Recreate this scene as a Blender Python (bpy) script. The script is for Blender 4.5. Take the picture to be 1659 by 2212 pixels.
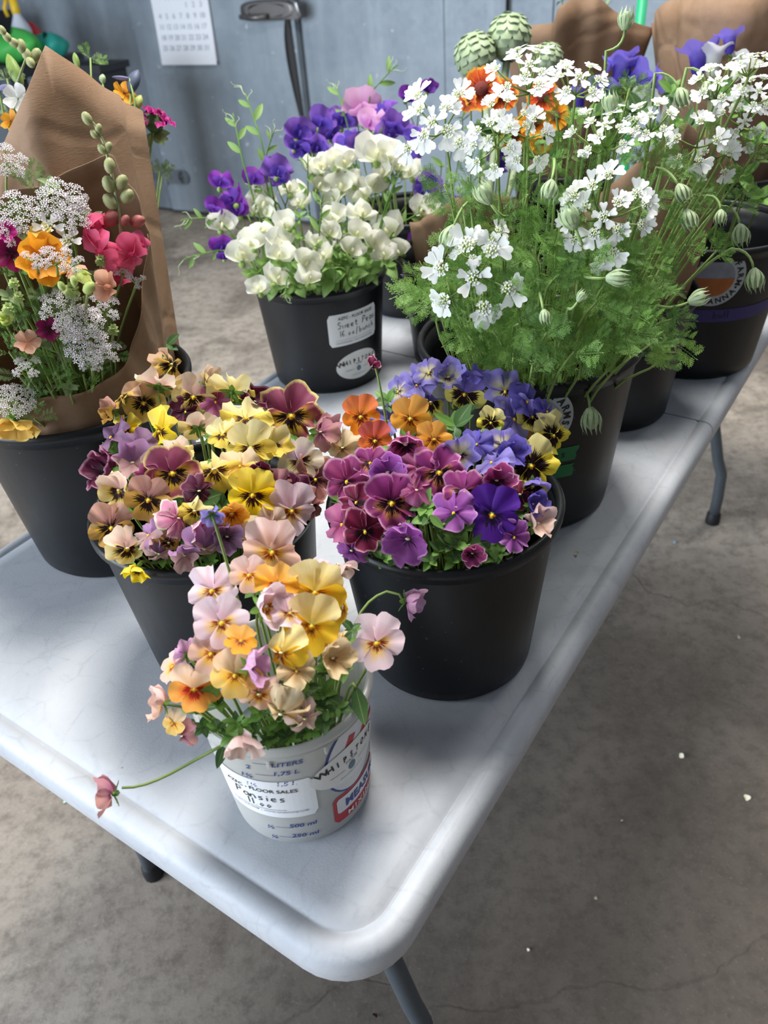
import bpy, bmesh, math, random
from mathutils import Vector, Matrix, Euler, Quaternion
R = math.radians
PI = math.pi
random.seed(7)
for o in list(bpy.data.objects):
    bpy.data.objects.remove(o, do_unlink=True)
scene = bpy.context.scene
COL = scene.collection

# ------------------------------------------------------------------ camera
CAM_F, CAM_PITCH, CAM_ROLL, CAM_Z = 1712.3, 0.634679, -0.0819488, 1.393085
IW, IH = 1659.0, 2212.0
_cp, _sp = math.cos(CAM_PITCH), math.sin(CAM_PITCH)
FWD = Vector((0, _cp, -_sp))
_r0, _u0 = Vector((1, 0, 0)), Vector((0, _sp, _cp))
_cr, _sr = math.cos(CAM_ROLL), math.sin(CAM_ROLL)
RIGHT = _r0 * _cr + _u0 * _sr
UP = -_r0 * _sr + _u0 * _cr
EYE = Vector((0, 0, CAM_Z))
cam_data = bpy.data.cameras.new('camera')
cam = bpy.data.objects.new('camera', cam_data)
COL.objects.link(cam)
m = Matrix((RIGHT, UP, -FWD)).transposed().to_4x4()
m.translation = EYE
cam.matrix_world = m
cam_data.sensor_fit = 'VERTICAL'
cam_data.sensor_height = 36.0
cam_data.lens = CAM_F / IH * 36.0
cam_data.clip_start = 0.02
cam_data.dof.use_dof = True
cam_data.dof.focus_distance = 0.80
cam_data.dof.aperture_fstop = 7.0
scene.camera = cam

# ------------------------------------------------------------------ light
scene.view_settings.view_transform = 'Standard'
scene.view_settings.look = 'None'
scene.view_settings.gamma = 1.0
scene.view_settings.use_curve_mapping = False
scene.view_settings.exposure = 0.35
world = bpy.data.worlds.new('world')
scene.world = world
world.use_nodes = True
world.node_tree.nodes['Background'].inputs[0].default_value = (0.80, 0.88, 1.0, 1)
world.node_tree.nodes['Background'].inputs[1].default_value = 0.19

def area(name, loc, target, sx, sy, power, col):
    d = bpy.data.lights.new(name, 'AREA')
    d.shape = 'RECTANGLE'; d.size = sx; d.size_y = sy
    d.energy = power; d.color = col
    o = bpy.data.objects.new(name, d); COL.objects.link(o)
    o.location = loc
    o.rotation_euler = (Vector(target) - Vector(loc)).to_track_quat('-Z', 'Y').to_euler()
    return o
area('skylight', (0.08, 1.40, 3.2), (0.05, 0.9, 0.8), 0.8, 0.8, 80, (1.0, 0.97, 0.92))
area('bay_door_daylight', (-4.1, -0.5, 1.65), (0.0, 1.0, 0.5), 3.6, 2.3, 270, (0.80, 0.89, 1.0))
area('roof_window', (2.6, 3.0, 4.2), (0.9, 2.3, 0.0), 1.0, 1.0, 32, (1.0, 0.95, 0.88))

# ------------------------------------------------------------------ pixel helpers: where in the room a sight line meets a surface
def ray(px, py):
    return (FWD * CAM_F + RIGHT * (px - IW / 2) - UP * (py - IH / 2)).normalized()
def on_plane(px, py, z):
    d = ray(px, py); return EYE + d * ((z - EYE.z) / d.z)
def at_dist(px, py, t):
    return EYE + ray(px, py) * t
def px_size(n, p):
    """metres spanned by n photo pixels at the depth of point p"""
    return n * ((p - EYE).dot(FWD)) / CAM_F

# ------------------------------------------------------------------ colours and materials
def lin(c):
    if isinstance(c, str):
        c = c.lstrip('#'); c = [int(c[i:i+2], 16) / 255 for i in (0, 2, 4)]
    return tuple((x / 12.92 if x <= 0.04045 else ((x + 0.055) / 1.055) ** 2.4) for x in c) + (1.0,)

class NT:
    def __init__(s, name):
        s.m = bpy.data.materials.new(name); s.m.use_nodes = True
        s.t = s.m.node_tree; s.t.nodes.clear()
        s.out = s.t.nodes.new('ShaderNodeOutputMaterial')
    def n(s, typ, **kw):
        nd = s.t.nodes.new('ShaderNode' + typ)
        for k, v in kw.items(): setattr(nd, k, v)
        return nd
    def l(s, a, b): s.t.links.new(a, b)
    def val(s, sock, v):
        if isinstance(v, bpy.types.NodeSocket): s.l(v, sock)
        elif v is not None: sock.default_value = v
    def math(s, op, a, b=None, c=None, clamp=False):
        nd = s.n('Math', operation=op, use_clamp=clamp)
        s.val(nd.inputs[0], a)
        if b is not None: s.val(nd.inputs[1], b)
        if c is not None: s.val(nd.inputs[2], c)
        return nd.outputs[0]
    def mix(s, f, a, b):
        nd = s.n('Mix', data_type='RGBA')
        s.val(nd.inputs[0], f); s.val(nd.inputs[6], a); s.val(nd.inputs[7], b)
        return nd.outputs[2]
    def step(s, x, lo, hi):
        nd = s.n('MapRange', interpolation_type='SMOOTHSTEP')
        s.val(nd.inputs[0], x); nd.inputs[1].default_value = lo; nd.inputs[2].default_value = hi
        return nd.outputs[0]
    def noise(s, vec, scale, detail=3, rough=0.55, dist=0.0, dim='3D'):
        nd = s.n('TexNoise', noise_dimensions=dim)
        if vec is not None: s.l(vec, nd.inputs['Vector'])
        nd.inputs['Scale'].default_value = scale; nd.inputs['Detail'].default_value = detail
        nd.inputs['Roughness'].default_value = rough; nd.inputs['Distortion'].default_value = dist
        return nd.outputs[0]
    def coord(s, which='Object'):
        return s.n('TexCoord').outputs[which]
    def mapped(s, vec, scale=(1, 1, 1), rot=(0, 0, 0)):
        nd = s.n('Mapping'); s.l(vec, nd.inputs[0])
        nd.inputs['Scale'].default_value = scale; nd.inputs['Rotation'].default_value = rot
        return nd.outputs[0]
    def principled(s, col, rough=0.5, metal=0.0, spec=0.5, bump=None, bstr=0.2, bdist=0.002, coat=0.0):
        p = s.n('BsdfPrincipled')
        s.val(p.inputs['Base Color'], col); s.val(p.inputs['Roughness'], rough)
        s.val(p.inputs['Metallic'], metal); p.inputs['Specular IOR Level'].default_value = spec
        p.inputs['Coat Weight'].default_value = coat
        if bump is not None:
            b = s.n('Bump'); b.inputs['Strength'].default_value = bstr; b.inputs['Distance'].default_value = bdist
            s.l(bump, b.inputs['Height']); s.l(b.outputs[0], p.inputs['Normal'])
        return p.outputs[0]
    def done(s, shader):
        s.l(shader, s.out.inputs[0]); return s.m

MATS = {}
def flat(name, col, rough=0.5, metal=0.0, spec=0.5, var=0.06, vscale=40, bump=0.0):
    if name in MATS: return MATS[name]
    t = NT(name); c = lin(col)
    nz = t.noise(t.coord(), vscale, 4)
    dark = tuple(x * (1 - var * 2) for x in c[:3]) + (1,); lite = tuple(min(1, x * (1 + var * 2)) for x in c[:3]) + (1,)
    MATS[name] = t.done(t.principled(t.mix(nz, dark, lite), rough, metal, spec, nz if bump else None, bump))
    return MATS[name]

def leafy(name, col, col2=None, trans=0.35, rough=0.5, scale=30, vein=True):
    """thin plant tissue: colour mottled along the blade, lets light through"""
    if name in MATS: return MATS[name]
    t = NT(name); a = lin(col); b = lin(col2 or col)
    uv = t.coord('UV')
    nz = t.noise(t.coord(), scale, 3)
    c = t.mix(nz, a, b)
    if vein:
        x = t.n('SeparateXYZ'); t.l(uv, x.inputs[0])
        mid = t.math('ABSOLUTE', t.math('SUBTRACT', x.outputs[0], 0.5))
        c = t.mix(t.math('MULTIPLY', t.step(mid, 0.05, 0.0), 0.35), c, lin('#c8d89a'))
    p = t.principled(c, rough, 0, 0.35)
    tr = t.n('BsdfTranslucent'); t.l(c, tr.inputs[0])
    mx = t.n('MixShader'); mx.inputs[0].default_value = trans
    t.l(p, mx.inputs[1]); t.l(tr.outputs[0], mx.inputs[2])
    MATS[name] = t.done(mx.outputs[0]); return MATS[name]

def petal_mat(name, inner, outer, edge=None, blotch=None, br=0.0, spread=0.5, mid=0.5, vein=0.12, trans=0.38, eye=None, edge_at=0.93):
    """petal colours laid out by distance from the flower's heart (uv.y) and by ray (uv.x)"""
    if name in MATS: return MATS[name]
    t = NT(name)
    sx = t.n('SeparateXYZ'); t.l(t.coord('UV'), sx.inputs[0])
    u, v = sx.outputs[0], sx.outputs[1]
    cmb = t.n('CombineXYZ'); t.l(t.math('MULTIPLY', u, 26.0), cmb.inputs[0]); t.l(t.math('MULTIPLY', v, 1.6), cmb.inputs[1])
    info = t.n('ObjectInfo'); t.l(t.math('MULTIPLY', info.outputs['Random'], 37.0), cmb.inputs[2])
    rays = t.noise(cmb.outputs[0], 1.0, 2, 0.6)
    soft = t.noise(t.coord(), 3.0, 2)
    vv = t.math('ADD', v, t.math('MULTIPLY', t.math('SUBTRACT', soft, 0.5), 0.35))
    c = t.mix(t.step(vv, mid - 0.28, mid + 0.28), lin(inner), lin(outer))
    if vein:
        dk = t.math('MULTIPLY', t.step(rays, 0.58, 0.72), vein)
        c = t.mix(dk, c, tuple(x * 0.45 for x in lin(inner)[:3]) + (1,))
    if edge:
        ve = t.math('ADD', v, t.math('MULTIPLY', t.math('SUBTRACT', rays, 0.5), 0.06))
        c = t.mix(t.step(ve, edge_at - 0.06, edge_at + 0.04), c, lin(edge))
    if blotch:
        e = t.math('ADD', v, t.math('MULTIPLY', t.math('SUBTRACT', rays, 0.5), spread))
        c = t.mix(t.step(e, br + 0.05, br - 0.05), c, lin(blotch))
    if eye:
        c = t.mix(t.step(v, 0.17, 0.08), c, lin(eye))
    p = t.principled(c, 0.55, 0, 0.25)
    tr = t.n('BsdfTranslucent'); t.l(c, tr.inputs[0])
    mx = t.n('MixShader'); mx.inputs[0].default_value = trans
    t.l(p, mx.inputs[1]); t.l(tr.outputs[0], mx.inputs[2])
    MATS[name] = t.done(mx.outputs[0]); return MATS[name]

# ------------------------------------------------------------------ mesh builder
class MB:
    def __init__(s): s.v = []; s.f = []; s.uv = []; s.mi = []
    def quadgrid(s, nu, nv, fn, mi=0, closeu=False):
        """fn(i/nu, j/nv) -> (xyz, uv)"""
        b = len(s.v); cols = nu if closeu else nu + 1
        uvs = []
        for j in range(nv + 1):
            for i in range(cols):
                p, uv = fn(i / nu, j / nv); s.v.append(tuple(p)); uvs.append(uv)
        for j in range(nv):
            for i in range(nu):
                i2 = (i + 1) % cols if closeu else i + 1
                q = (j * cols + i, j * cols + i2, (j + 1) * cols + i2, (j + 1) * cols + i)
                s.f.append(tuple(b + k for k in q)); s.uv.append([uvs[k] for k in q]); s.mi.append(mi)
        return s
    def poly(s, pts, mi=0, uv=None):
        b = len(s.v); s.v += [tuple(p) for p in pts]
        s.f.append(tuple(range(b, b + len(pts)))); s.uv.append(uv or [(0.5, 0.5)] * len(pts)); s.mi.append(mi); return s
    def tube(s, pts, rad, n=6, mi=0, cap=True):
        pts = [Vector(p) for p in pts]; k = len(pts)
        if not hasattr(rad, '__len__'): rad = [rad] * k
        t0 = (pts[1] - pts[0]).normalized()
        ref = Vector((0, 0, 1)) if abs(t0.z) < 0.9 else Vector((1, 0, 0))
        nrm = t0.cross(ref).normalized(); b = len(s.v)
        for i, p in enumerate(pts):
            tg = (pts[min(i + 1, k - 1)] - pts[max(i - 1, 0)])
            tg = tg.normalized() if tg.length > 1e-9 else t0
            nrm = (nrm - tg * nrm.dot(tg))
            nrm = nrm.normalized() if nrm.length > 1e-6 else tg.orthogonal().normalized()
            bi = tg.cross(nrm)
            for a in range(n):
                an = 2 * PI * a / n
                s.v.append(tuple(p + (nrm * math.cos(an) + bi * math.sin(an)) * rad[i]))
        for i in range(k - 1):
            for a in range(n):
                a2 = (a + 1) % n
                s.f.append((b + i * n + a, b + i * n + a2, b + (i + 1) * n + a2, b + (i + 1) * n + a))
                s.uv.append([(a / n, i / k), (a / n, i / k), (a / n, (i + 1) / k), (a / n, (i + 1) / k)]); s.mi.append(mi)
        if cap:
            s.f.append(tuple(b + a for a in reversed(range(n)))); s.uv.append([(0.5, 0)] * n); s.mi.append(mi)
            s.f.append(tuple(b + (k - 1) * n + a for a in range(n))); s.uv.append([(0.5, 1)] * n); s.mi.append(mi)
        return s
    def lathe(s, prof, n=48, mi=0, c=(0, 0, 0), close=False):
        b = len(s.v); k = len(prof)
        for r, z in prof:
            for a in range(n):
                an = 2 * PI * a / n; s.v.append((c[0] + r * math.cos(an), c[1] + r * math.sin(an), c[2] + z))
        for i in range(k if close else k - 1):
            i2 = (i + 1) % k
            for a in range(n):
                a2 = (a + 1) % n
                s.f.append((b + i * n + a, b + i * n + a2, b + i2 * n + a2, b + i2 * n + a))
                s.uv.append([(a / n, i / k)] * 4); s.mi.append(mi)
        return s
    def ball(s, c, r, nu=8, nv=5, mi=0, sc=(1, 1, 1), rot=None):
        c = Vector(c)
        def fn(i, j):
            th = 2 * PI * i; ph = PI * (0.02 + 0.96 * j)
            p = Vector((math.sin(ph) * math.cos(th) * sc[0], math.sin(ph) * math.sin(th) * sc[1], math.cos(ph) * sc[2])) * r
            if rot: p = rot @ p
            return c + p, (i, j)
        return s.quadgrid(nu, nv, fn, mi, closeu=True)
    def box(s, lo, hi, mi=0, mat=None):
        b = len(s.v)
        for z in (lo[2], hi[2]):
            for x, y in ((lo[0], lo[1]), (hi[0], lo[1]), (hi[0], hi[1]), (lo[0], hi[1])):
                p = Vector((x, y, z)); s.v.append(tuple(mat @ p if mat else p))
        for q in ((3, 2, 1, 0), (4, 5, 6, 7), (0, 1, 5, 4), (1, 2, 6, 5), (2, 3, 7, 6), (3, 0, 4, 7)):
            s.f.append(tuple(b + k for k in q)); s.uv.append([(0, 0), (1, 0), (1, 1), (0, 1)]); s.mi.append(mi)
        return s
    def add(s, o, M=None):
        b = len(s.v); s.v += [tuple(M @ Vector(p)) if M else p for p in o.v]
        s.f += [tuple(b + k for k in f) for f in o.f]; s.uv += o.uv; s.mi += o.mi; return s
    def mesh(s, name, mats=None, smooth=True):
        me = bpy.data.meshes.new(name); me.from_pydata(s.v, [], s.f)
        uvl = me.uv_layers.new(name='uv')
        fl = [c for f in s.uv for uv in f for c in uv[:2]]
        uvl.data.foreach_set('uv', fl)
        me.polygons.foreach_set('material_index', s.mi)
        me.polygons.foreach_set('use_smooth', [smooth] * len(s.f))
        for mt in (mats or []): me.materials.append(mt)
        me.update(); return me
    def obj(s, name, mat, parent=None, smooth=True, M=None):
        mats = mat if isinstance(mat, (list, tuple)) else [mat]
        return place(s.mesh(name, mats, smooth), name, None, parent, M)

def place(me, name, mat=None, parent=None, M=None):
    o = bpy.data.objects.new(name, me); COL.objects.link(o)
    if parent is not None: o.parent = parent
    if M is not None: o.matrix_local = M
    if mat is not None:
        o.material_slots[0].link = 'OBJECT'; o.material_slots[0].material = mat
    return o
def empty(name, loc=(0, 0, 0), rz=0.0):
    o = bpy.data.objects.new(name, None); COL.objects.link(o)
    o.location = loc; o.rotation_euler = (0, 0, rz); o.empty_display_size = 0.02; return o
def tag(o, label=None, cat=None, group=None, kind=None):
    if label: o['label'] = label
    if cat: o['category'] = cat
    if group: o['group'] = group
    if kind: o['kind'] = kind
    return o
def frame(pos, face, up=Vector((0, 0, 1)), spin=0.0, s=1.0):
    """matrix whose +Z looks along face, +Y as near up as it gets"""
    z = Vector(face).normalized(); x = Vector(up).cross(z)
    if x.length < 1e-4: x = Vector((1, 0, 0)).cross(z)
    x.normalize(); y = z.cross(x)
    m = Matrix((x, y, z)).transposed().to_4x4() @ Matrix.Rotation(spin, 4, 'Z') @ Matrix.Scale(s, 4)
    m.translation = pos; return m
def bez(p0, p1, p2, p3, n=8):
    out = []
    for i in range(n + 1):
        t = i / n; a = 1 - t
        out.append(p0 * a**3 + p1 * (3*a*a*t) + p2 * (3*a*t*t) + p3 * t**3)
    return out
# ------------------------------------------------------------------ room surfaces
def mat_concrete():
    t = NT('concrete'); co = t.coord()
    big = t.noise(co, 0.55, 5, 0.6, 0.6); med = t.noise(co, 2.6, 7, 0.68, 0.5); fine = t.noise(co, 30, 8, 0.75); speck = t.noise(co, 130, 3, 0.8)
    c = t.mix(t.step(big, 0.36, 0.64), lin('#978c80'), lin('#c8bcae'))
    c = t.mix(t.math('MULTIPLY', t.step(med, 0.42, 0.66), 0.62), c, lin('#5a5148'))
    c = t.mix(t.math('MULTIPLY', t.step(t.noise(co, 1.3, 6, 0.7, 1.2), 0.56, 0.66), 0.65), c, lin('#cfc3b2'))
    c = t.mix(t.math('MULTIPLY', t.step(fine, 0.42, 0.68), 0.50), c, lin('#4f473f'))
    c = t.mix(t.math('MULTIPLY', t.step(speck, 0.56, 0.72), 0.45), c, lin('#cfc6b8'))
    # shade along the table's right side, painted into the floor colour
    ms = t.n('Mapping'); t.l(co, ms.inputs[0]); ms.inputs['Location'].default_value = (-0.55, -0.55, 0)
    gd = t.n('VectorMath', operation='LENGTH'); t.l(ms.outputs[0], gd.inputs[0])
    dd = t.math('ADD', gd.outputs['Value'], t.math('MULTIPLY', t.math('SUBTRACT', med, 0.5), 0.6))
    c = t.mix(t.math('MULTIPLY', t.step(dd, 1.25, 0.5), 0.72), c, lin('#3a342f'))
    # hairline cracks
    w = t.n('TexVoronoi', feature='DISTANCE_TO_EDGE'); nz = t.n('TexNoise'); t.l(co, nz.inputs['Vector']); nz.inputs['Scale'].default_value = 2.2; nz.inputs['Detail'].default_value = 6
    ad = t.n('VectorMath', operation='MULTIPLY_ADD'); t.l(nz.outputs[1], ad.inputs[0]); ad.inputs[1].default_value = (0.5, 0.5, 0.0); t.l(co, ad.inputs[2])
    t.l(ad.outputs[0], w.inputs['Vector']); w.inputs['Scale'].default_value = 0.9
    crack = t.step(w.outputs['Distance'], 0.005, 0.0005)
    c = t.mix(t.math('MULTIPLY', crack, 0.24), c, lin('#3a332c'))
    h = t.math('SUBTRACT', t.math('ADD', fine, t.math('MULTIPLY', speck, 0.4)), crack)
    rough = t.math('ADD', 0.62, t.math('MULTIPLY', med, 0.25))
    return t.done(t.principled(c, rough, 0, 0.35, h, 0.25, 0.004))
def mat_galv():
    t = NT('galvanized_steel'); co = t.coord()
    v = t.n('TexVoronoi'); t.l(co, v.inputs['Vector']); v.inputs['Scale'].default_value = 22
    cl = t.noise(co, 1.2, 4, 0.6); st = t.noise(t.mapped(co, (9, 9, 0.7)), 1.0, 5, 0.6); fn = t.noise(co, 40, 4)
    c = t.mix(t.step(cl, 0.3, 0.7), lin('#7c8893'), lin('#939fa9'))
    c = t.mix(t.math('MULTIPLY', t.step(st, 0.45, 0.75), 0.35), c, lin('#aab5bd'))
    c = t.mix(t.math('MULTIPLY', t.step(st, 0.50, 0.22), 0.40), c, lin('#69757f'))
    c = t.mix(t.math('MULTIPLY', v.outputs['Color'], 0.10), c, lin('#c5d0d8'))
    c = t.mix(t.math('MULTIPLY', t.step(t.noise(co, 26, 2), 0.70, 0.76), 0.5), c, lin('#dfe5ea'))
    return t.done(t.principled(c, t.math('ADD', 0.42, t.math('MULTIPLY', fn, 0.2)), 0.25, 0.5, cl, 0.15, 0.01))
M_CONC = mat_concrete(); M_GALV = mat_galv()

WALL_P = Vector((-1.11730, 5.30808, 0)); WALL_D = Vector((0.871944, -0.489605, 0)); WALL_N = Vector((-0.489605, -0.871944, 0))
WALL_M = Matrix((WALL_D, -WALL_N, Vector((0, 0, 1)))).transposed().to_4x4(); WALL_M.translation = WALL_P   # x along wall, y into it, z up

fl = MB().box((-7, -5, -0.12), (7.5, 9, 0.0)).obj('floor', M_CONC, smooth=False); tag(fl, 'mottled grey concrete floor with hairline cracks', kind='structure')
wl = empty('wall_back'); wl.matrix_world = WALL_M
tag(wl, 'galvanized steel wall of the walk-in cooler', kind='structure')
xs = [-4.2, -2.6, -1.32, 2.36, 3.6, 5.2]
for a, b in zip(xs[:-1], xs[1:]):
    if a == -1.32:
        MB().box((a + .003, 0.0, 2.35), (b - .003, 0.10, 3.0)).obj('metal_panel', M_GALV, wl, False)
        MB().box((1.83, 0.0, 0.02), (2.357, 0.10, 2.347)).obj('metal_panel', M_GALV, wl, False)
        MB().box((-1.317, 0.0, 0.02), (-0.06, 0.10, 2.347)).obj('metal_panel', M_GALV, wl, False)
        MB().box((1.03, 0.0, 0.02), (1.826, 0.10, 2.347)).obj('metal_panel', M_GALV, wl, False)
    else:
        MB().box((a + .003, 0.0, 0.02), (b - .003, 0.10, 3.0)).obj('metal_panel', M_GALV, wl, False)
MB().box((-4.2, 0.02, 0.0), (5.2, 0.12, 3.0)).obj('wall_core', flat('core_dark', '#3a4046', 0.6), wl, False)
# cooler door, a slab that stands proud of the wall, with latch, strike, hinge strap and rubber gasket
dr = empty('door_1'); dr.matrix_world = WALL_M
tag(dr, 'galvanized cooler door with latch and hinge strap', kind='structure')
slab = MB(); slab.box((-0.05, -0.05, 0.03), (1.02, 0.018, 2.34)); slab.obj('door_slab', M_GALV, dr, False)
M_PEWTER = flat('pewter', '#6d6a69', 0.38, 0.7)
M_RUB = flat('black_rubber', '#1d1d1f', 0.6)
LX = 0.03
h = MB(); h.quadgrid(24, 10, lambda i, j: ((lambda a, yy, s: (0.865 + 0.175 * s * (abs(math.cos(a)) ** 0.6) * (1 if math.cos(a) >= 0 else -1), -0.052 - yy, 1.085 + (0.045 * s) * (abs(math.sin(a)) ** 0.6) * (1 if math.sin(a) >= 0 else -1)))(2 * PI * i, 0.055 * min(1, j * 1.4), 1.0 - 0.35 * max(0, j - 0.5) * 2), (i, j)), closeu=True)
h.poly([(0.865 + 0.114 * math.cos(a), -0.1065, 1.085 + 0.029 * math.sin(a)) for a in [2 * PI * k / 16 for k in range(16)]])
hd = h.obj('latch', M_PEWTER, dr, M=Matrix.Translation((0.035, 0, 0.004)))
MB().tube([(0.70, -0.112, 1.062), (0.78, -0.128, 1.058), (0.87, -0.125, 1.06)], [0.012, 0.016, 0.014], 10).obj('lever', M_PEWTER, hd)
MB().tube([(1.0, -0.10, 1.13), (1.045, -0.11, 1.11), (1.055, -0.10, 1.06), (1.02, -0.09, 1.035)], 0.007, 8).obj('bail', flat('bright_steel', '#b5b8bc', 0.3, 0.9), hd)
MB().box((0.955, -0.105, 1.045), (1.045, -0.02, 1.10)).obj('strike', M_PEWTER, hd, False)
g = MB()
def gask(i, j):
    z = 1.05 - 0.62 * j; w = 0.050 * math.sin(PI * min(1, j + 0.04) ** 0.6) + 0.008
    return (1.0 + 0.022 * j - w * (1 - i), -0.053 - 0.010 * math.sin(PI * i), z), (i, j)
g.quadgrid(6, 20, gask); g.obj('gasket', M_RUB, dr)
hs = MB(); hs.box((-0.36, -0.012, 0.18), (0.06, -0.001, 0.27)); hs.box((-0.02, -0.064, 0.185), (0.11, -0.051, 0.265)); hs.lathe([(0.0, -0.064), (0.038, -0.064), (0.04, -0.051)], 16)
hg = MB(); hg.box((-0.42, -0.013, 0.195), (-0.055, 0.0, 0.275)); hg.box((-0.055, -0.066, 0.195), (0.10, -0.050, 0.275))
hg.tube([(-0.05, -0.058, 0.185), (-0.05, -0.058, 0.285)], 0.016, 10)
hg.tube([(0.10, -0.066, 0.235), (0.10, -0.050, 0.235)], 0.04, 16)
hp = hg.obj('hinge', flat('hinge_steel', '#7b848b', 0.45, 0.5), dr, False)
for bx in (-0.0, 0.085): MB().tube([(bx, -0.072, 0.235), (bx, -0.064, 0.235)], 0.011, 8).obj('bolt', M_PEWTER, hp)

# ------------------------------------------------------------------ writing
_fc = {}
def text_mb(s, size=1.0, bold=0.0, shear=0.0, align='CENTER', sx=1.0, space=1.0):
    """letter outlines as flat polygons, centred at the origin in x"""
    cu = bpy.data.curves.new('lettering', 'FONT'); cu.body = s; cu.size = size; cu.align_x = align
    cu.offset = bold * size; cu.shear = shear; cu.space_character = space; cu.resolution_u = 3
    o = bpy.data.objects.new('lettering', cu)
    me = bpy.data.meshes.new_from_object(o)
    mb = MB(); mb.v = [(v.co.x * sx, v.co.y, 0.0) for v in me.vertices]
    for p in me.polygons:
        mb.f.append(tuple(p.vertices)); mb.uv.append([(0.5, 0.5)] * len(p.vertices)); mb.mi.append(0)
    bpy.data.objects.remove(o); bpy.data.curves.remove(cu); bpy.data.meshes.remove(me)
    return mb
def strokes(lines, w):
    """pen strokes: polylines of (x, y) turned into thin ribbons"""
    mb = MB()
    for ln in lines:
        p = [Vector((x, y, 0)) for x, y in ln]; L, Rr = [], []
        for i in range(len(p)):
            d = (p[min(i + 1, len(p) - 1)] - p[max(0, i - 1)])
            d = d.normalized() if d.length > 0 else Vector((1, 0, 0)); n = Vector((-d.y, d.x, 0)) * w
            L.append(p[i] + n); Rr.append(p[i] - n)
        for i in range(len(p) - 1): mb.poly([Rr[i], Rr[i + 1], L[i + 1], L[i]])
    return mb
def moved(mb, dx=0, dy=0, rot=0.0, s=1.0):
    c, sn = math.cos(rot), math.sin(rot); o = MB(); o.f, o.uv, o.mi = mb.f, mb.uv, mb.mi
    o.v = [(dx + s * (x * c - y * sn), dy + s * (x * sn + y * c), z) for x, y, z in mb.v]; return o
def refine(mb, n=1):
    """cut long faces so that print follows a curved wall"""
    me = mb.mesh('tmp'); bm = bmesh.new(); bm.from_mesh(me)
    bmesh.ops.triangulate(bm, faces=bm.faces)
    for _ in range(n): 
        ed = [e for e in bm.edges if e.calc_length() > 0.006]
        if not ed: break
        bmesh.ops.subdivide_edges(bm, edges=ed, cuts=1)
        bmesh.ops.triangulate(bm, faces=bm.faces)
    o = MB(); bm.verts.ensure_lookup_table()
    o.v = [tuple(v.co) for v in bm.verts]; o.f = [tuple(v.index for v in f.verts) for f in bm.faces]
    o.uv = [[(0.5, 0.5)] * 3 for _ in o.f]; o.mi = [0] * len(o.f)
    bm.free(); bpy.data.meshes.remove(me); return o

# ------------------------------------------------------------------ calendar
M_PAPER = flat('paper', '#e9edf4', 0.7, var=0.01); M_INK = flat('grey_ink', '#8f959e', 0.8); M_FAINT = flat('faint_ink', '#adb3bc', 0.8)
M_BLACKINK = flat('black_ink', '#1b1b1e', 0.7)
cal = empty('wall_calendar'); cal.matrix_world = WALL_M @ Matrix.Translation((0.315, -0.056, 1.03))
tag(cal, 'white paper month calendar hanging on the cooler door', 'calendar')
def cpt(i, j):
    x = (i - 0.5) * 0.385 ; z = 0.185 - j * 0.37
    return (x, -0.004 - 0.016 * j * j - 0.004 * math.sin(i * 3.0), z), (i, j)
MB().quadgrid(8, 8, cpt).obj('page', M_PAPER, cal)
MB().box((-0.192, -0.003, -0.17), (0.192, 0.0, 0.185)).obj('backing', flat('card', '#cfd3da', 0.8), cal, False)
nm = MB(); day = 1
for row in range(5):
    for colm in range(7):
        if row == 0 and colm < 4: continue
        nm.add(moved(text_mb(str(day), 0.036, 0.01), -0.145 + colm * 0.048, 0.085 - row * 0.05)); day += 1
nm.add(moved(text_mb('MAY', 0.028, 0.02), -0.145, 0.15)); nm.add(moved(text_mb('S   M   T   W   T   F   S', 0.02), 0.0, 0.122))
def wrapcal(mb):
    o = MB(); o.f, o.uv, o.mi = mb.f, mb.uv, mb.mi
    for x, y, z in mb.v:
        j = (0.185 - y) / 0.37; o.v.append((x, -0.0065 - 0.016 * j * j - 0.004 * math.sin((x / 0.385 + .5) * 3.0), y))
    return o
wrapcal(nm).obj('lettering', M_FAINT, cal, False)['kind'] = 'stuff'

# ------------------------------------------------------------------ folding table
TZ = 0.74; TYAW = 0.628319
TL = Vector((math.sin(TYAW), math.cos(TYAW), 0)); TS = Vector((-math.cos(TYAW), math.sin(TYAW), 0))
TK = Vector((-0.0435726, 0.2672848, 0)); TW, TLEN, TSEAM = 0.76, 1.93, 0.962
TM = Matrix((TL, TS, Vector((0, 0, 1)))).transposed().to_4x4(); TM.translation = TK
def T(l, s, z=0.0): return TK + TL * l + TS * s + Vector((0, 0, z))
def mat_table():
    t = NT('table_plastic'); co = t.coord()
    a = t.noise(co, 5, 6, 0.65, 1.0); b = t.noise(co, 22, 8, 0.75, 2.0); f = t.noise(co, 420, 2)
    c = t.mix(t.step(a, 0.3, 0.7), lin('#b0b5bc'), lin('#c0c3c8'))
    w = t.n('TexVoronoi', feature='DISTANCE_TO_EDGE'); t.l(t.mapped(co, (1, 1, 1)), w.inputs['Vector']); w.inputs['Scale'].default_value = 26
    c = t.mix(t.math('MULTIPLY', t.math('MULTIPLY', t.step(w.outputs['Distance'], 0.07, 0.0), t.step(b, 0.40, 0.65)), 0.26), c, lin('#8d949b'))
    c = t.mix(t.math('MULTIPLY', t.step(b, 0.54, 0.75), 0.30), c, lin('#a3a7ab'))
    c = t.mix(t.math('MULTIPLY', t.step(t.noise(t.mapped(co, (1, 14, 1)), 9, 3), 0.66, 0.74), 0.30), c, lin('#979ba0'))
    c = t.mix(t.math('MULTIPLY', t.step(t.noise(co, 60, 2), 0.77, 0.80), 0.6), c, lin('#6f6c68'))
    return t.done(t.principled(c, t.math('ADD', 0.42, t.math('MULTIPLY', b, 0.2)), 0, 0.45, f, 0.12, 0.001))
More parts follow.
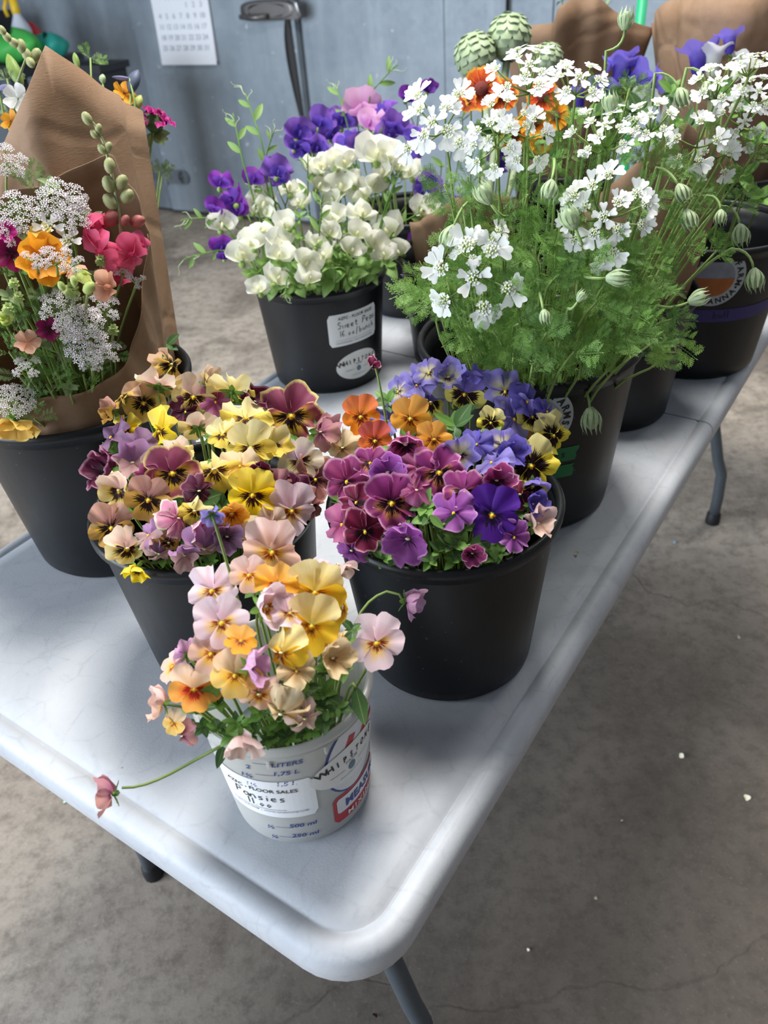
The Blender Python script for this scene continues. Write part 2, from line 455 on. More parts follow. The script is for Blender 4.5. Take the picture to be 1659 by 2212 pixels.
M_TABLE = mat_table(); M_LEG = flat('leg_steel', '#5a6269', 0.45, 0.4); M_CAP = flat('leg_cap', '#15161a', 0.6)
tb = empty('folding_table'); tb.matrix_world = TM
tag(tb, 'long white plastic folding table with grey steel legs, carrying all the flower buckets', 'table')
def half_loop(d, z, l0, l1, rc, n=8):
    """outline of one leaf, rounded at l0 and straight at the seam l1"""
    pts = [(l1, d)]
    sgn = 1 if l1 > l0 else -1; r = max(rc - d, 0.004)
    for k in range(n + 1):
        a = k / n * PI / 2; pts.append((l0 + sgn * (d + r - r * math.sin(a)), d + r - r * math.cos(a)))
    for k in range(n + 1):
        a = k / n * PI / 2; pts.append((l0 + sgn * (d + r - r * math.cos(a)), TW - d - r + r * math.sin(a)))
    pts.append((l1, TW - d)); return [(x, y, z) for x, y in pts]
PROF = [(0.045, 0.0), (0.0275, 0.0), (0.0255, -0.0022), (0.0235, -0.0022), (0.0215, -0.0002), (0.012, -0.0003), (0.006, -0.003), (0.002, -0.008), (0.0, -0.016), (0.0015, -0.036), (0.005, -0.043), (0.012, -0.045), (0.02, -0.040)]
for l0, l1 in ((0.0, TSEAM - 0.0012), (TLEN, TSEAM + 0.0012)):
    mb = MB(); loops = [half_loop(d, TZ + z, l0, l1, 0.068) for d, z in PROF]; n = len(loops[0])
    for lp in loops: mb.v += lp
    for i in range(len(loops) - 1):
        for k in range(n):
            k2 = (k + 1) % n; q = (i * n + k, i * n + k2, (i + 1) * n + k2, (i + 1) * n + k)
            mb.f.append(q if l1 < l0 else q[::-1]); mb.uv.append([(0, 0)] * 4); mb.mi.append(0)
    for ring in (0, len(loops) - 1):
        mb.f.append(tuple(ring * n + k for k in range(n))); mb.uv.append([(0, 0)] * n); mb.mi.append(0)
    o = mb.obj('tabletop_leaf', M_TABLE, tb)
    bm = bmesh.new(); bm.from_mesh(o.data); bmesh.ops.recalc_face_normals(bm, faces=bm.faces); bm.to_mesh(o.data); bm.free()
    o.data.set_sharp_from_angle(angle=R(50))
for l in (0.185, 1.735):
    for s, sg in ((0.082, 1), (0.678, -1)):
        lg = MB().tube([(l, s, 0.012), (l, s, 0.09), (l, s + 0.004 * sg, 0.16), (l, s + 0.02 * sg, 0.20), (l, s + 0.10 * sg, 0.50), (l, s + 0.14 * sg, 0.66), (l, s + 0.15 * sg, 0.697)], 0.0145, 12).obj('leg', M_LEG, tb)
        MB().lathe([(0.0, 0.0), (0.019, 0.0), (0.0195, 0.006), (0.018, 0.03), (0.0145, 0.034)], 14, c=(l, s, 0.0)).obj('foot_cap', M_CAP, lg)
    MB().tube([(l, 0.232, 0.66), (l, 0.528, 0.66)], 0.011, 10).obj('crossbar', M_LEG, tb)
    dl = 0.42 if l < 1 else -0.42
    MB().tube([(l, 0.38, 0.66), (l + dl * 0.5, 0.38, 0.64), (l + dl, 0.38, 0.698)], 0.008, 8).obj('brace', M_LEG, tb)

# ------------------------------------------------------------------ buckets
def mat_black():
    t = NT('black_plastic'); co = t.coord()
    n1 = t.noise(co, 12, 4); n2 = t.noise(t.mapped(co, (1, 1, 0.15)), 60, 4, 0.7)
    c = t.mix(t.step(n1, 0.3, 0.7), lin('#0d0f13'), lin('#15181b'))
    c = t.mix(t.math('MULTIPLY', t.step(t.noise(co, 160, 2), 0.72, 0.78), 0.5), c, lin('#6d6d6d'))
    return t.done(t.principled(c, t.math('ADD', 0.30, t.math('MULTIPLY', n2, 0.22)), 0, 0.34))
M_BLACK = mat_black()
class Bucket:
    def __init__(s, x, y, rb, rt, h, lip=0.006, skirt=0.018):
        s.x, s.y, s.rb, s.rt, s.h, s.lip, s.skirt = x, y, rb, rt, h, lip, skirt
        s.c = Vector((x, y, TZ + 0.0003)); s.rim = s.c + Vector((0, 0, h))
    def wr(s, z): return s.rb + (s.rt - s.lip - s.rb) * z / s.h
    def build(s, label, mat=M_BLACK, name='flower_bucket', group=None):
        e = empty(name, s.c); tag(e, label, 'bucket', group)
        rb, h, lp = s.rb, s.h, s.lip; w = 0.0022
        body = [(0.0, 0.004), (rb - 0.012, 0.004), (rb - 0.010, 0.0), (rb - 0.003, 0.0), (rb, 0.004)]
        body += [(s.wr(h * k / 12), h * k / 12) for k in range(1, 12)] + [(s.wr(h) - 0.001, h - 0.006)]
        body += [(s.wr(h) - w, h - 0.006)] + [(s.wr(h * k / 6) - w, h * k / 6) for k in range(5, 0, -1)] + [(rb - w - .001, 0.012), (0.0, 0.010)]
        b = MB().lathe(body, 64).obj('body', mat, e)
        ro = s.rt; ri = s.wr(h) - w - 0.0005
        rim = [(ri, h - 0.008), (ri, h - 0.002), (ri + 0.002, h), (ri + (ro - ri) * .5, h + 0.0018), (ro - 0.0018, h), (ro, h - 0.003), (ro - 0.0005, h - 0.008), (ro - 0.003, h - 0.010),
               (s.wr(h) + 0.0018, h - 0.011), (s.wr(h - s.skirt) + 0.0016, h - s.skirt), (s.wr(h - s.skirt) - 0.0005, h - s.skirt - 0.0005)]
        MB().lathe(rim, 64).obj('rim', mat, e)
        s.e, s.body = e, b; return s
    def hit(s, px, py, off=0.0):
        """(angle, height) where the sight line through a photo pixel meets the outer wall"""
        d = ray(px, py); best = None
        for k in range(4000):
            t = 0.25 + k * 0.0006; p = EYE + d * t - s.c
            if 0 <= p.z <= s.h and math.hypot(p.x, p.y) <= s.wr(p.z) + off: return math.atan2(p.y, p.x), p.z
        return None
    def wrap(s, mb, ang, z0, off=0.0006, rot=0.0):
        """bend flat artwork (x along the wall, y up) round the wall"""
        o = MB(); o.f, o.uv, o.mi = mb.f, mb.uv, mb.mi
        c, sn = math.cos(rot), math.sin(rot)
        for x, y, z in mb.v:
            x, y = x * c - y * sn, x * sn + y * c
            zz = z0 + y; r0 = s.wr(z0); a = ang + x / r0; rr = s.wr(zz) + off + z
            o.v.append((rr * math.cos(a), rr * math.sin(a), zz))
        return o
BS = (0.094, 0.118, 0.196); BT = (0.113, 0.141, 0.228)
B = {}
B['front'] = Bucket(-0.098, 0.462, 0.064, 0.078, 0.150, 0.003, 0.013)
B['yellow'] = Bucket(-0.181, 0.669, *BS)
B['purple'] = Bucket(0.060, 0.634, 0.0915, 0.117, 0.199)
B['bouquet'] = Bucket(-0.366, 0.904, *BT)
B['pea'] = Bucket(-0.079, 1.345, 0.097, 0.118, 0.188)
B['violetpea'] = Bucket(0.100, 1.640, *BS)
B['lace'] = Bucket(0.200, 0.926, 0.115, 0.141, 0.228)
B['kraft'] = Bucket(0.377, 1.135, *BS)
B['stamp'] = Bucket(0.566, 1.300, *BT)
B['front'].build('small milky measuring tub with blue litre marks, holding peach pansies', name='measuring_tub')
B['yellow'].build('black bucket of yellow and mauve pansies behind the measuring tub', group='black flower buckets')
B['purple'].build('black bucket of purple, orange and lilac pansies at the table edge', group='black flower buckets')
B['bouquet'].build('black bucket holding the brown-paper mixed bouquet', group='black flower buckets')
B['pea'].build('black bucket of white sweet peas with a white price label', group='black flower buckets')
B['violetpea'].build('black bucket of violet sweet peas behind the white ones', group='black flower buckets')
B['lace'].build('large black bucket of white lace flowers with green tape', group='black flower buckets')
B['kraft'].build('black bucket without sticker close behind the lace flower bucket', group='black flower buckets')
B['stamp'].build('black bucket with round farm sticker and purple tape band', group='black flower buckets')
# ------------------------------------------------------------------ plant pieces
G_STEM = leafy('stem_green', '#7f9a4e', '#95ab63', 0.15, vein=False)
G_LEAF = leafy('leaf_green', '#5b8a3a', '#86b257', 0.35)
G_DARK = leafy('leaf_dark', '#3c5c33', '#587a45', 0.30)
G_FERN = leafy('fern_green', '#5f8a3c', '#86ac58', 0.35, vein=False)
G_PALE = leafy('sepal_pale', '#a3bb8a', '#cfdcb8', 0.30, vein=False)
G_GREY = leafy('sage_green', '#7c9160', '#9aae7c', 0.25)

def fan(phi, A, Rr, layer=0.0, cup=0.0, ruf=0.0, nr=7, ph=0.0, notch=0.0, bend=0.0, p=2.6, q=2.2, na=12, nv=5, fold=0.0, nw=0.22):
    """one petal: a fan of rays from the flower's heart; uv = (ray, distance along ray)"""
    def fn(i, j):
        a = (i * 2 - 1) * A * 0.985; t = abs(a) / A
        prof = (1 - t ** p) ** (1 / q); r = 0.03 + 0.97 * j
        edge = 1 + 0.05 * ruf * math.sin(nr * 1.7 * a + ph * 2)
        rad = Rr * prof * r * edge * (1 - notch * math.exp(-(a / nw) ** 2) * r)
        x, y = rad * math.sin(a), rad * math.cos(a)              # petal axis along +y
        z = cup * rad * rad + ruf * 0.16 * r ** 2.2 * math.sin(nr * a + ph) * Rr + ruf * 0.07 * r ** 3 * math.sin(nr * 2.3 * a + ph * 3) * Rr
        if fold: z += fold * abs(x)
        if bend:
            th = bend * y; yy = math.sin(th) / bend; zz = (1 - math.cos(th)) / bend
            y, z = yy - z * math.sin(th), zz + z * math.cos(th)
        c, s = math.cos(phi - PI / 2), math.sin(phi - PI / 2)
        return (x * c - y * s, x * s + y * c, z + layer), (i, r)
    return MB().quadgrid(na, nv, fn)

PANSY_VAR = {}
def pansy_variant(kind, k):
    key = (kind, k)
    if key in PANSY_VAR: return PANSY_VAR[key]
    rnd = random.Random(hash(kind) % 100 * 0 + {'f': 1, 'r': 2, 'w': 3}[kind] * 50 + k)
    u = rnd.uniform
    ruf = {'f': 0.5, 'r': 1.15, 'w': 0.9}[kind]
    bend = {'f': (-0.15, 0.2), 'r': (-0.45, 0.35), 'w': (0.7, 1.7)}[kind]
    sg = 1 if (kind != 'w' or k % 2) else -1
    def mk(phi, A, Rr, layer, notch=0.0):
        nb = u(*bend) * sg
        return fan(R(phi) + u(-.08, .08), R(A), Rr * u(.92, 1.06), layer, u(-.08, .10), ruf * u(.7, 1.2), rnd.choice([4, 5, 6, 7]), u(0, 6), notch, nb or 0.01)
    pet = [mk(90 + 35, 50, 1.12, -0.12), mk(90 - 33, 50, 1.12, -0.07), mk(180 + 8, 44, 1.0, 0.0), mk(-8, 44, 1.0, 0.02), mk(270, 60, 1.0, 0.06, 0.12)]
    PANSY_VAR[key] = [p.mesh('petal', [None]) for p in pet]
    return PANSY_VAR[key]
def sepals_mb(n=5, L=0.5, w=0.13, back=0.35):
    mb = MB()
    for k in range(n):
        a = 2 * PI * k / n + 0.3
        def fn(i, j):
            x = (i - 0.5) * 2 * w * math.sin(PI * (0.12 + 0.86 * j)); y = 0.04 + L * j; z = -0.12 - back * math.sin(j * 1.6) * 0.5 + 0.06 * abs(i - .5)
            return (x * math.cos(a) - y * math.sin(a), x * math.sin(a) + y * math.cos(a), z), (i, j)
        mb.quadgrid(2, 4, fn)
    mb.ball((0, 0, -0.12), 0.11, 6, 4); return mb
ME_CALYX = sepals_mb().mesh('calyx', [G_LEAF])
ME_EYE = MB().ball((0, -0.04, 0.07), 0.075, 6, 4, sc=(1, 1.3, .8)).mesh('eye', [flat('pollen_eye', '#e8b92c', 0.6)])
ME_EYEW = MB().ball((0, 0.03, 0.06), 0.06, 6, 4, sc=(1.6, .8, .8)).mesh('eye', [flat('pale_eye', '#e9e6b4', 0.6)])

SCH = {}
def sch(name, top, low, bl=None, bt=0.0, bb=0.22, spread=0.5, eye=None, edge=None, vein=0.15, mid=0.5):
    SCH[name] = (petal_mat('pansy_' + name + '_upper', top[0], top[1], edge, bl if bt else None, bt, spread * 1.7, mid, vein),
                 petal_mat('pansy_' + name + '_lower', low[0], low[1], edge, bl, bb + .05, spread * 1.7, mid, vein, eye=eye))
Y = '#f0b71c'
sch('peach_pink', ('#e8b4a0', '#efcfc8'), ('#f6c04a', '#eec4b2'), '#a8391a', 0, .22, .5, Y)
sch('pale_pink', ('#e2b9c6', '#efd9e2'), ('#f5c65c', '#ecd3dc'), '#8a2f22', 0, .24, .5, Y)
sch('yellow', ('#f0cf6a', '#f4e2a2'), ('#f0ac12', '#f4cb35'), '#8c4310', 0, .24, .55, '#f0a010')
sch('cream_yellow', ('#eccb98', '#eed5b2'), ('#f2b832', '#f2cd74'), '#9a3d12', 0, .2, .5, Y)
sch('orange_peach', ('#ecc29a', '#f0d3bb'), ('#e2551a', '#f3ae54'), '#9c1f16', 0, .34, .5, '#f0a020')
sch('gold', ('#eaa436', '#eeb860'), ('#ea8e14', '#f0ae34'), '#7a2a12', 0, .26, .5, Y)
sch('lilac_pink', ('#cf90c0', '#dfb2d2'), ('#c987bc', '#dcacd0'), '#7a3a7a', 0, .12, .4)
sch('faded_pink', ('#dcb0b4', '#e8ccc8'), ('#dcb49e', '#e6cabd'), None, 0, .1)
sch('faded_cream', ('#e2c69a', '#ead8b6'), ('#dcae74', '#e8cfa2'), '#7a3a20', 0, .12)
sch('rose', ('#a25c78', '#c08a92'), ('#a8647c', '#c59088'), '#4a1a2a', 0, .18)
sch('burg_yellow', ('#7c2c4c', '#99506a'), ('#f0c41e', '#8f3e50'), '#24090e', 0, .40, .6, Y, '#e6cd8a', mid=.55)
sch('bright_yellow', ('#f2d024', '#f4dc58'), ('#f5c708', '#f6d61e'), '#380f0c', 0, .40, .6, '#e8a810')
sch('lemon', ('#efdd8c', '#f3e7b0'), ('#f1c930', '#f0d866'), '#3a1510', 0, .34, .6, Y)
sch('cream_lilac', ('#bd9cba', '#e6d8ca'), ('#efd670', '#e8dcc2'), '#351622', 0, .36, .6, Y)
sch('olive_dusk', ('#b9827e', '#c99c8c'), ('#dcb01e', '#b98f48'), '#280c0e', .25, .46, .6, '#c89018')
sch('tan_yellow', ('#d4b274', '#cfa98a'), ('#eec51e', '#d8b664'), '#1c0a0d', .34, .46, .6, Y)
sch('pink_cream', ('#e2b4aa', '#ecd4c0'), ('#f1cb30', '#edd690'), '#301010', 0, .42, .6, Y)
sch('dusk_rose', ('#8a4c58', '#a9706a'), ('#854653', '#a76c64'), '#30101a', 0, .34, .5, None, '#d4ac98')
sch('dusk_purple', ('#74506f', '#8d6a8e'), ('#785474', '#92708f'), '#301028', 0, .2)
sch('burgundy', ('#4c142e', '#60223e'), ('#4c142e', '#60223e'), '#1c060e', 0, .3, .5, None, '#a87890')
sch('pink_white', ('#b85c88', '#d896b2'), ('#bb6088', '#dc9cb4'), None, 0, .1, .5, None, '#f4e8da', .15)
sch('mauve', ('#a478a6', '#b78cb8'), ('#b48c8c', '#c4a09c'), None, 0, .1)
sch('orange', ('#ea8a34', '#e97e4a'), ('#f09a12', '#ee8420'), '#7c1f0c', .2, .34, .55, '#f2c61e')
sch('red_orange', ('#c85434', '#c85c50'), ('#e47a1e', '#d86a30'), '#5e160c', .2, .34, .55, '#f2c61e')
sch('apricot', ('#eba446', '#eba850'), ('#ee9a1c', '#eea63c'), '#7c2c10', .12, .28, .55, '#f2d040')
sch('lilac_yellow', ('#7a68ba', '#8f80cf'), ('#ecd428', '#e9dc70'), '#20050a', 0, .56, .5, '#e0a818')
sch('yellow_black', ('#e6da8c', '#f0e29a'), ('#f2d51e', '#f1dc4a'), '#20070c', .45, .58, .42, '#e8b418')
sch('violet', ('#3d1276', '#4d1c88'), ('#6a2a9a', '#4b1a84'), '#1c0630', .1, .36, .7, '#e6961a', mid=.3)
sch('magenta_gold', ('#842868', '#9a3e80'), ('#e0982c', '#90346e'), '#26081a', .15, .42, .6, '#e8b820', '#cf93b4')
sch('wine', ('#5c1430', '#7c2246'), ('#5a1430', '#822648'), '#200610', 0, .38, .5, None, '#d49aae')
sch('orchid', ('#8f4298', '#a85eb0'), ('#944699', '#ac64b2'), '#40104a', 0, .16, .5, None, '#c48cc8')
sch('rosepink', ('#a84a7c', '#bd6c98'), ('#a84a7c', '#c0709a'), None, 0, .1)
sch('magenta', ('#8a2a5e', '#a2447a'), ('#8c2a5c', '#a6487c'), '#2c0a1c', 0, .3, .5, None, '#d8a0bc')
sch('lilac', ('#7d70bc', '#988cd2'), ('#8a7cc4', '#a398da'), None, 0, .1)
sch('lilac_cream', ('#e2d8a8', '#8a7ec6'), ('#ddd292', '#9286ca'), '#2a1030', 0, .2, .5)
sch('blueviolet', ('#5646a0', '#7064bc'), ('#5c4ca6', '#766ac2'), None, 0, .1)

TOPS = []                          # (thing, where its head is) for the leaf labels at the end
def inside(b, p, rnd, depth=0.05):
    """a stem's path from the bucket floor to the flower p, staying inside the rim"""
    ax = Vector((b.x, b.y, 0)); d = Vector((p.x - b.x, p.y - b.y, 0)); rr = d.length
    d = d.normalized() if rr > 1e-5 else Vector((1, 0, 0))
    lim = (b.rt - b.lip) * 0.80
    base = b.c + d * min(rr * 0.35, b.rb * 0.6) + Vector((rnd.uniform(-.012, .012), rnd.uniform(-.012, .012), 0.02))
    mid = b.c + d * min(rr * 0.8, lim) + Vector((0, 0, b.h + 0.004))
    return base, mid
def dome(b, px, py, hgt, rs=1.06, drop=0.012):
    """where the sight line meets the mound of flowers over a bucket"""
    c = b.rim + Vector((0, 0, -drop)); rad = Vector((b.rt * rs, b.rt * rs, hgt)); d = ray(px, py)
    o = Vector([(EYE[i] - c[i]) / rad[i] for i in range(3)]); k = Vector([d[i] / rad[i] for i in range(3)])
    A_, B_, C_ = k.dot(k), 2 * o.dot(k), o.dot(o) - 1; D = B_ * B_ - 4 * A_ * C_
    t = (-B_ - math.sqrt(D)) / (2 * A_) if D > 0 else -B_ / (2 * A_)
    return EYE + d * t
RN = random.Random(11)
def face_dir(p, fc):
    bx, cy, a = fc
    return ((EYE - p).normalized() * a + RIGHT * bx + UP * cy).normalized()
def stem_obj(root, pts, r0, r1, mat=None, name='stem', n=5):
    k = len(pts); o = root.location
    return MB().tube([p - o for p in pts], [r0 + (r1 - r0) * i / (k - 1) for i in range(k)], n).obj(name, mat or G_STEM, root)
def pansy(b, p, size, scheme, kind, fc, label, group=None, spin=None, stem=None, name='pansy'):
    rnd = RN; f = face_dir(p, fc); s = px_size(size / 2, p) * {'f': 1.12, 'r': 1.22, 'w': 1.42}[kind]
    base, mid = inside(b, p, rnd)
    root = empty(name, base); tag(root, label, 'flower', group)
    fr = frame(p - base, f, UP, spin if spin is not None else rnd.uniform(-.25, .25), s)
    TOPS.append((root, p))
    k = rnd.randrange(4 if kind != 'w' else 6)
    top, low = SCH[scheme]
    for i, me in enumerate(pansy_variant(kind, k)):
        place(me, 'petal', top if i < 2 else low, root, fr)
    place(ME_EYE if kind != 'w' else ME_EYEW, 'eye', None, root, fr)
    place(ME_CALYX, 'calyx', None, root, fr)
    back = p - f * s * 0.16
    pts = stem or bez(base, mid, back - f * s * 1.1 + Vector((0, 0, -.25 * s)), back, 9)
    stem_obj(root, pts, 0.0016, 0.0011)
    return root

def leaf_mb(L=1.0, w=0.28, bend=0.6, serr=0.05, nv=8, tip=1.0, fold=0.25):
    def fn(i, j):
        ww = w * (math.sin(PI * min(1, 0.04 + 0.96 * j ** 0.85)) ** 0.8) * (1 + serr * math.sin(j * 40))
        x = (i - .5) * 2 * ww; th = bend * j; y = L * (math.sin(th) / bend if bend else j); z = -L * ((1 - math.cos(th)) / bend if bend else 0) + fold * abs(x)
        return (x, y, z), (i, j)
    return MB().quadgrid(4, nv, fn)
ME_LEAF = [leaf_mb(1, w, b).mesh('leaf', [G_LEAF]) for w, b in ((.24, .6), (.30, 1.1), (.2, -.4), (.27, .2))]
def look(d, up=Vector((0, 0, 1))):
    """rotation with +Y along d, +Z near up"""
    y = Vector(d).normalized(); x = y.cross(up)
    if x.length < 1e-4: x = Vector((1, 0, 0))
    x.normalize(); z = x.cross(y); return Matrix((x, y, z)).transposed().to_4x4()
def sprig(b, p, size, label, group, n=6, mat=None, fc=(0, .4, .6), name='pansy_leaf_sprig', wide=1.0):
    rnd = RN; f = face_dir(p, fc); s = px_size(size * 1.3, p); base, mid = inside(b, p, rnd)
    root = empty(name, base); tag(root, label, 'foliage', group)
    TOPS.append((root, p))
    stem_obj(root, bez(base, mid, p - f * s * 0.7, p, 7), 0.0018, 0.0012)
    t1 = f.orthogonal().normalized(); t2 = f.cross(t1)
    for k in range(n):
        a = 2 * PI * k / n + rnd.uniform(-.3, .3); lift = rnd.uniform(.15, .75)
        d = (t1 * math.cos(a) + t2 * math.sin(a)) * (1 - lift * .5) + f * lift
        M = look(d, f); M = M @ Matrix.Scale(s * rnd.uniform(.4, .7) * wide, 4); M.translation = p - base - f * s * 0.1 * (k % 2)
        place(ME_LEAF[rnd.randrange(4)], 'leaf', mat or (G_LEAF if rnd.random() < .6 else G_DARK), root, M)
    return root
def big_leaf(b, px, py, size, d2, label, hgt, mat=None, group='big pansy leaves'):
    p = dome(b, px, py, hgt); s = px_size(size, p); base, mid = inside(b, p, RN)
    root = empty('pansy_leaf', base); tag(root, label, 'leaf', group)
    d = (RIGHT * d2[0] + UP * d2[1]).normalized(); tc = (EYE - p).normalized()
    M = look(d, tc) @ Matrix.Scale(s, 4); M.translation = p - d * s * .5 - base
    place(ME_LEAF[RN.randrange(4)], 'blade', mat or G_DARK, root, M)
    stem_obj(root, bez(base, mid, p - d * s * .9, p - d * s * .48, 6), .0016, .0013)
    return root
# ------------------------------------------------------------------ pansies in the measuring tub
b = B['front']
FR = [
 (478,1345,112,'pale_pink','f',(-.05,.1,1),'pale pink pansy with yellow heart, facing out above the tub rim'),
 (680,1280,112,'yellow','r',(.05,.15,1),'ruffled yellow pansy standing highest in the measuring tub'),
 (673,1352,118,'yellow','f',(.0,-.05,1),'wide yellow pansy with brown whiskers just below the ruffled one'),
 (814,1389,118,'pale_pink','f',(-.35,.05,1),'near-white pansy with orange-yellow heart hanging beside the black bucket'),
 (508,1458,106,'cream_yellow','f',(-.1,.1,1),'cream and yellow pansy facing out, middle of the tub'),
 (418,1490,104,'orange_peach','f',(.35,.35,.8),'peach pansy with fiery orange-red blotch, tipped upward'),
 (456,1412,92,'peach_pink','f',(-.1,.1,1),'peach pansy with orange throat behind the cream one'),
 (374,1562,56,'cream_yellow','f',(-.5,-.1,.8),'small yellow pansy drooping over the tub rim'),
 (538,1242,80,'peach_pink','f',(-.1,.2,1),'small peach-pink pansy with golden eye near the top of the tub'),
 (458,1276,96,'pale_pink','r',(-.3,.15,1),'ruffled pale pink pansy at the outer top of the tub'),
 (596,1262,84,'gold','r',(.2,.3,.8),'orange-gold pansy half hidden among pink ones'),
 (586,1192,112,'peach_pink','r',(.35,-.1,.8),'salmon pink pansy with yellow throat arching over the tub'),
 (542,1442,74,'lilac_pink','w',(.7,.0,.4),'lilac-pink pansy folded sideways in the tub'),
 (573,1312,88,'pale_pink','w',(.6,.1,.5),'pale pink pansy seen from the side, petals folded'),
 (608,1412,84,'yellow','w',(-.5,-.1,.8),'half-open yellow pansy below the wide yellow one'),
 (608,1540,92,'faded_cream','w',(-.2,-.7,.4),'limp peach-cream pansy draped inside the tub rim'),
 (658,1553,66,'faded_pink','w',(.3,-.4,.7),'shrivelled whitish pansy resting at the tub rim'),
 (520,1598,80,'faded_pink','w',(.1,-.7,.5),'limp pale pink pansy hanging over the tub wall'),
 (718,1424,76,'faded_cream','w',(.4,.1,.7),'withered cream pansy with brown streaks near the tub rim'),
 (402,1414,58,'lilac_pink','r',(-.4,.35,-.55),'magenta-pink pansy turned away showing its green calyx'),
 (350,1520,68,'peach_pink','w',(-.8,.1,.3),'peach and pink pansy in profile outside the tub rim'),
 (738,1312,78,'yellow','w',(.7,.2,.4),'yellow pansy in profile at the tub edge'),
 (375,1440,78,'peach_pink','f',(-.6,.3,.5),'pale peach pansy behind the fiery one'),
 (690,1230,74,'pale_pink','r',(.1,.6,.4),'pale pink pansy peeping out behind the ruffled yellow'),
 (520,1385,70,'gold','f',(.1,.5,.6),'small golden pansy deep between the stems'),
 (640,1450,74,'faded_cream','r',(.2,.2,.7),'dull cream pansy low in the tub centre'),
 (395,1590,52,'rose','w',(-.5,-.4,.5),'dusty rose petals hanging at the tub rim'),
 (735,1380,60,'cream_yellow','w',(.5,.3,.4),'pale yellow pansy folded shut near the tub edge'),
 (560,1500,70,'peach_pink','w',(.0,-.3,.7),'brownish peach pansy curled in the tub shade'),
 (625,1325,70,'pale_pink','r',(.3,.3,.6),'blush pansy tucked between the yellow ones'),
]
for px, py, sz, sc, kd, fc, lb in FR:
    pansy(b, dome(b, px, py, 0.115, 1.15), sz, sc, kd, fc, lb, 'pansies in the measuring tub')
# long-stemmed strays
p = dome(b, 881, 1300, 0.115, 1.15) + Vector((0.0, 0.0, 0.0)); p = at_dist(881, 1300, (on_plane(820, 1420, b.rim.z) - EYE).length)
base, mid = inside(b, p, RN)
st = bez(base, mid + Vector((0, 0, .02)), at_dist(770, 1300, (p - EYE).length), at_dist(835, 1278, (p - EYE).length), 9) + [at_dist(862, 1284, (p - EYE).length), p - RIGHT * .004]
pansy(b, p, 66, 'lilac_pink', 'w', (.9, -.25, .25), 'lilac pansy nodding on an arched stem before the black bucket', 'pansies in the measuring tub', stem=st)
p = on_plane(240, 1716, TZ + 0.075); p = at_dist(240, 1716, (on_plane(430, 1640, TZ + .135) - EYE).length)
dd = (p - EYE).length; rimp = on_plane(478, 1612, b.rim.z + .004)
base, mid = inside(b, rimp, RN)
st = bez(base, base + Vector((0, 0, .06)), rimp + Vector((0.01, .01, .01)), rimp, 6)[:-1] + bez(rimp, at_dist(400, 1650, dd), at_dist(330, 1705, dd), at_dist(263, 1702, dd), 8)
pansy(b, p, 74, 'rose', 'w', (-.95, -.1, .2), 'dusty rose pansy on a long stem reaching over the table edge', 'pansies in the measuring tub', stem=st)
p = dome(b, 731, 1222, 0.115, 1.15)
pansy(b, p, 60, 'faded_pink', 'w', (-.3, .8, -.3), 'white pansy bud with pointed sepals beside the purple bucket', 'pansies in the measuring tub')
p = dome(b, 456, 1110, 0.16, 1.2)
pansy(b, p, 44, 'lilac', 'w', (-.3, .5, -.7), 'lilac bud on a tall nodding stem above the tub', 'pansies in the measuring tub')
for px, py, sz, n in ((430,1530,62,7),(470,1520,46,6),(560,1270,50,6),(480,1300,44,5),(735,1395,56,7),(700,1500,60,7),(660,1480,50,6),(545,1560,50,6),(590,1490,48,6),(740,1440,50,6),(640,1570,36,6),(610,1350,40,5),(510,1560,44,6),(760,1360,44,6),(440,1570,44,6),(590,1580,36,6),(700,1450,44,6),(500,1590,44,6),(540,1590,44,6),(580,1598,40,6),(620,1592,44,6),(660,1582,44,6),(700,1560,46,6),(730,1530,44,6),(470,1575,44,6),(600,1555,44,6),(560,1540,44,6),(690,1525,44,6),(640,1530,44,6)):
    sprig(b, dome(b, px, py, 0.09, 1.0), sz, 'green pansy leaf sprig among the peach pansies in the tub', 'leaf sprigs in the tub', n)
big_leaf(b, 778, 1525, 84, (.25, -1), 'long dark leaf hanging over the tub rim beside its red print', .06)
big_leaf(b, 477, 1632, 56, (-.3, -1), 'round dark leaf hanging over the front of the tub', .04)
big_leaf(b, 452, 1500, 70, (.7, .7), 'broad bright leaf standing at the tub rim', .10, G_LEAF)

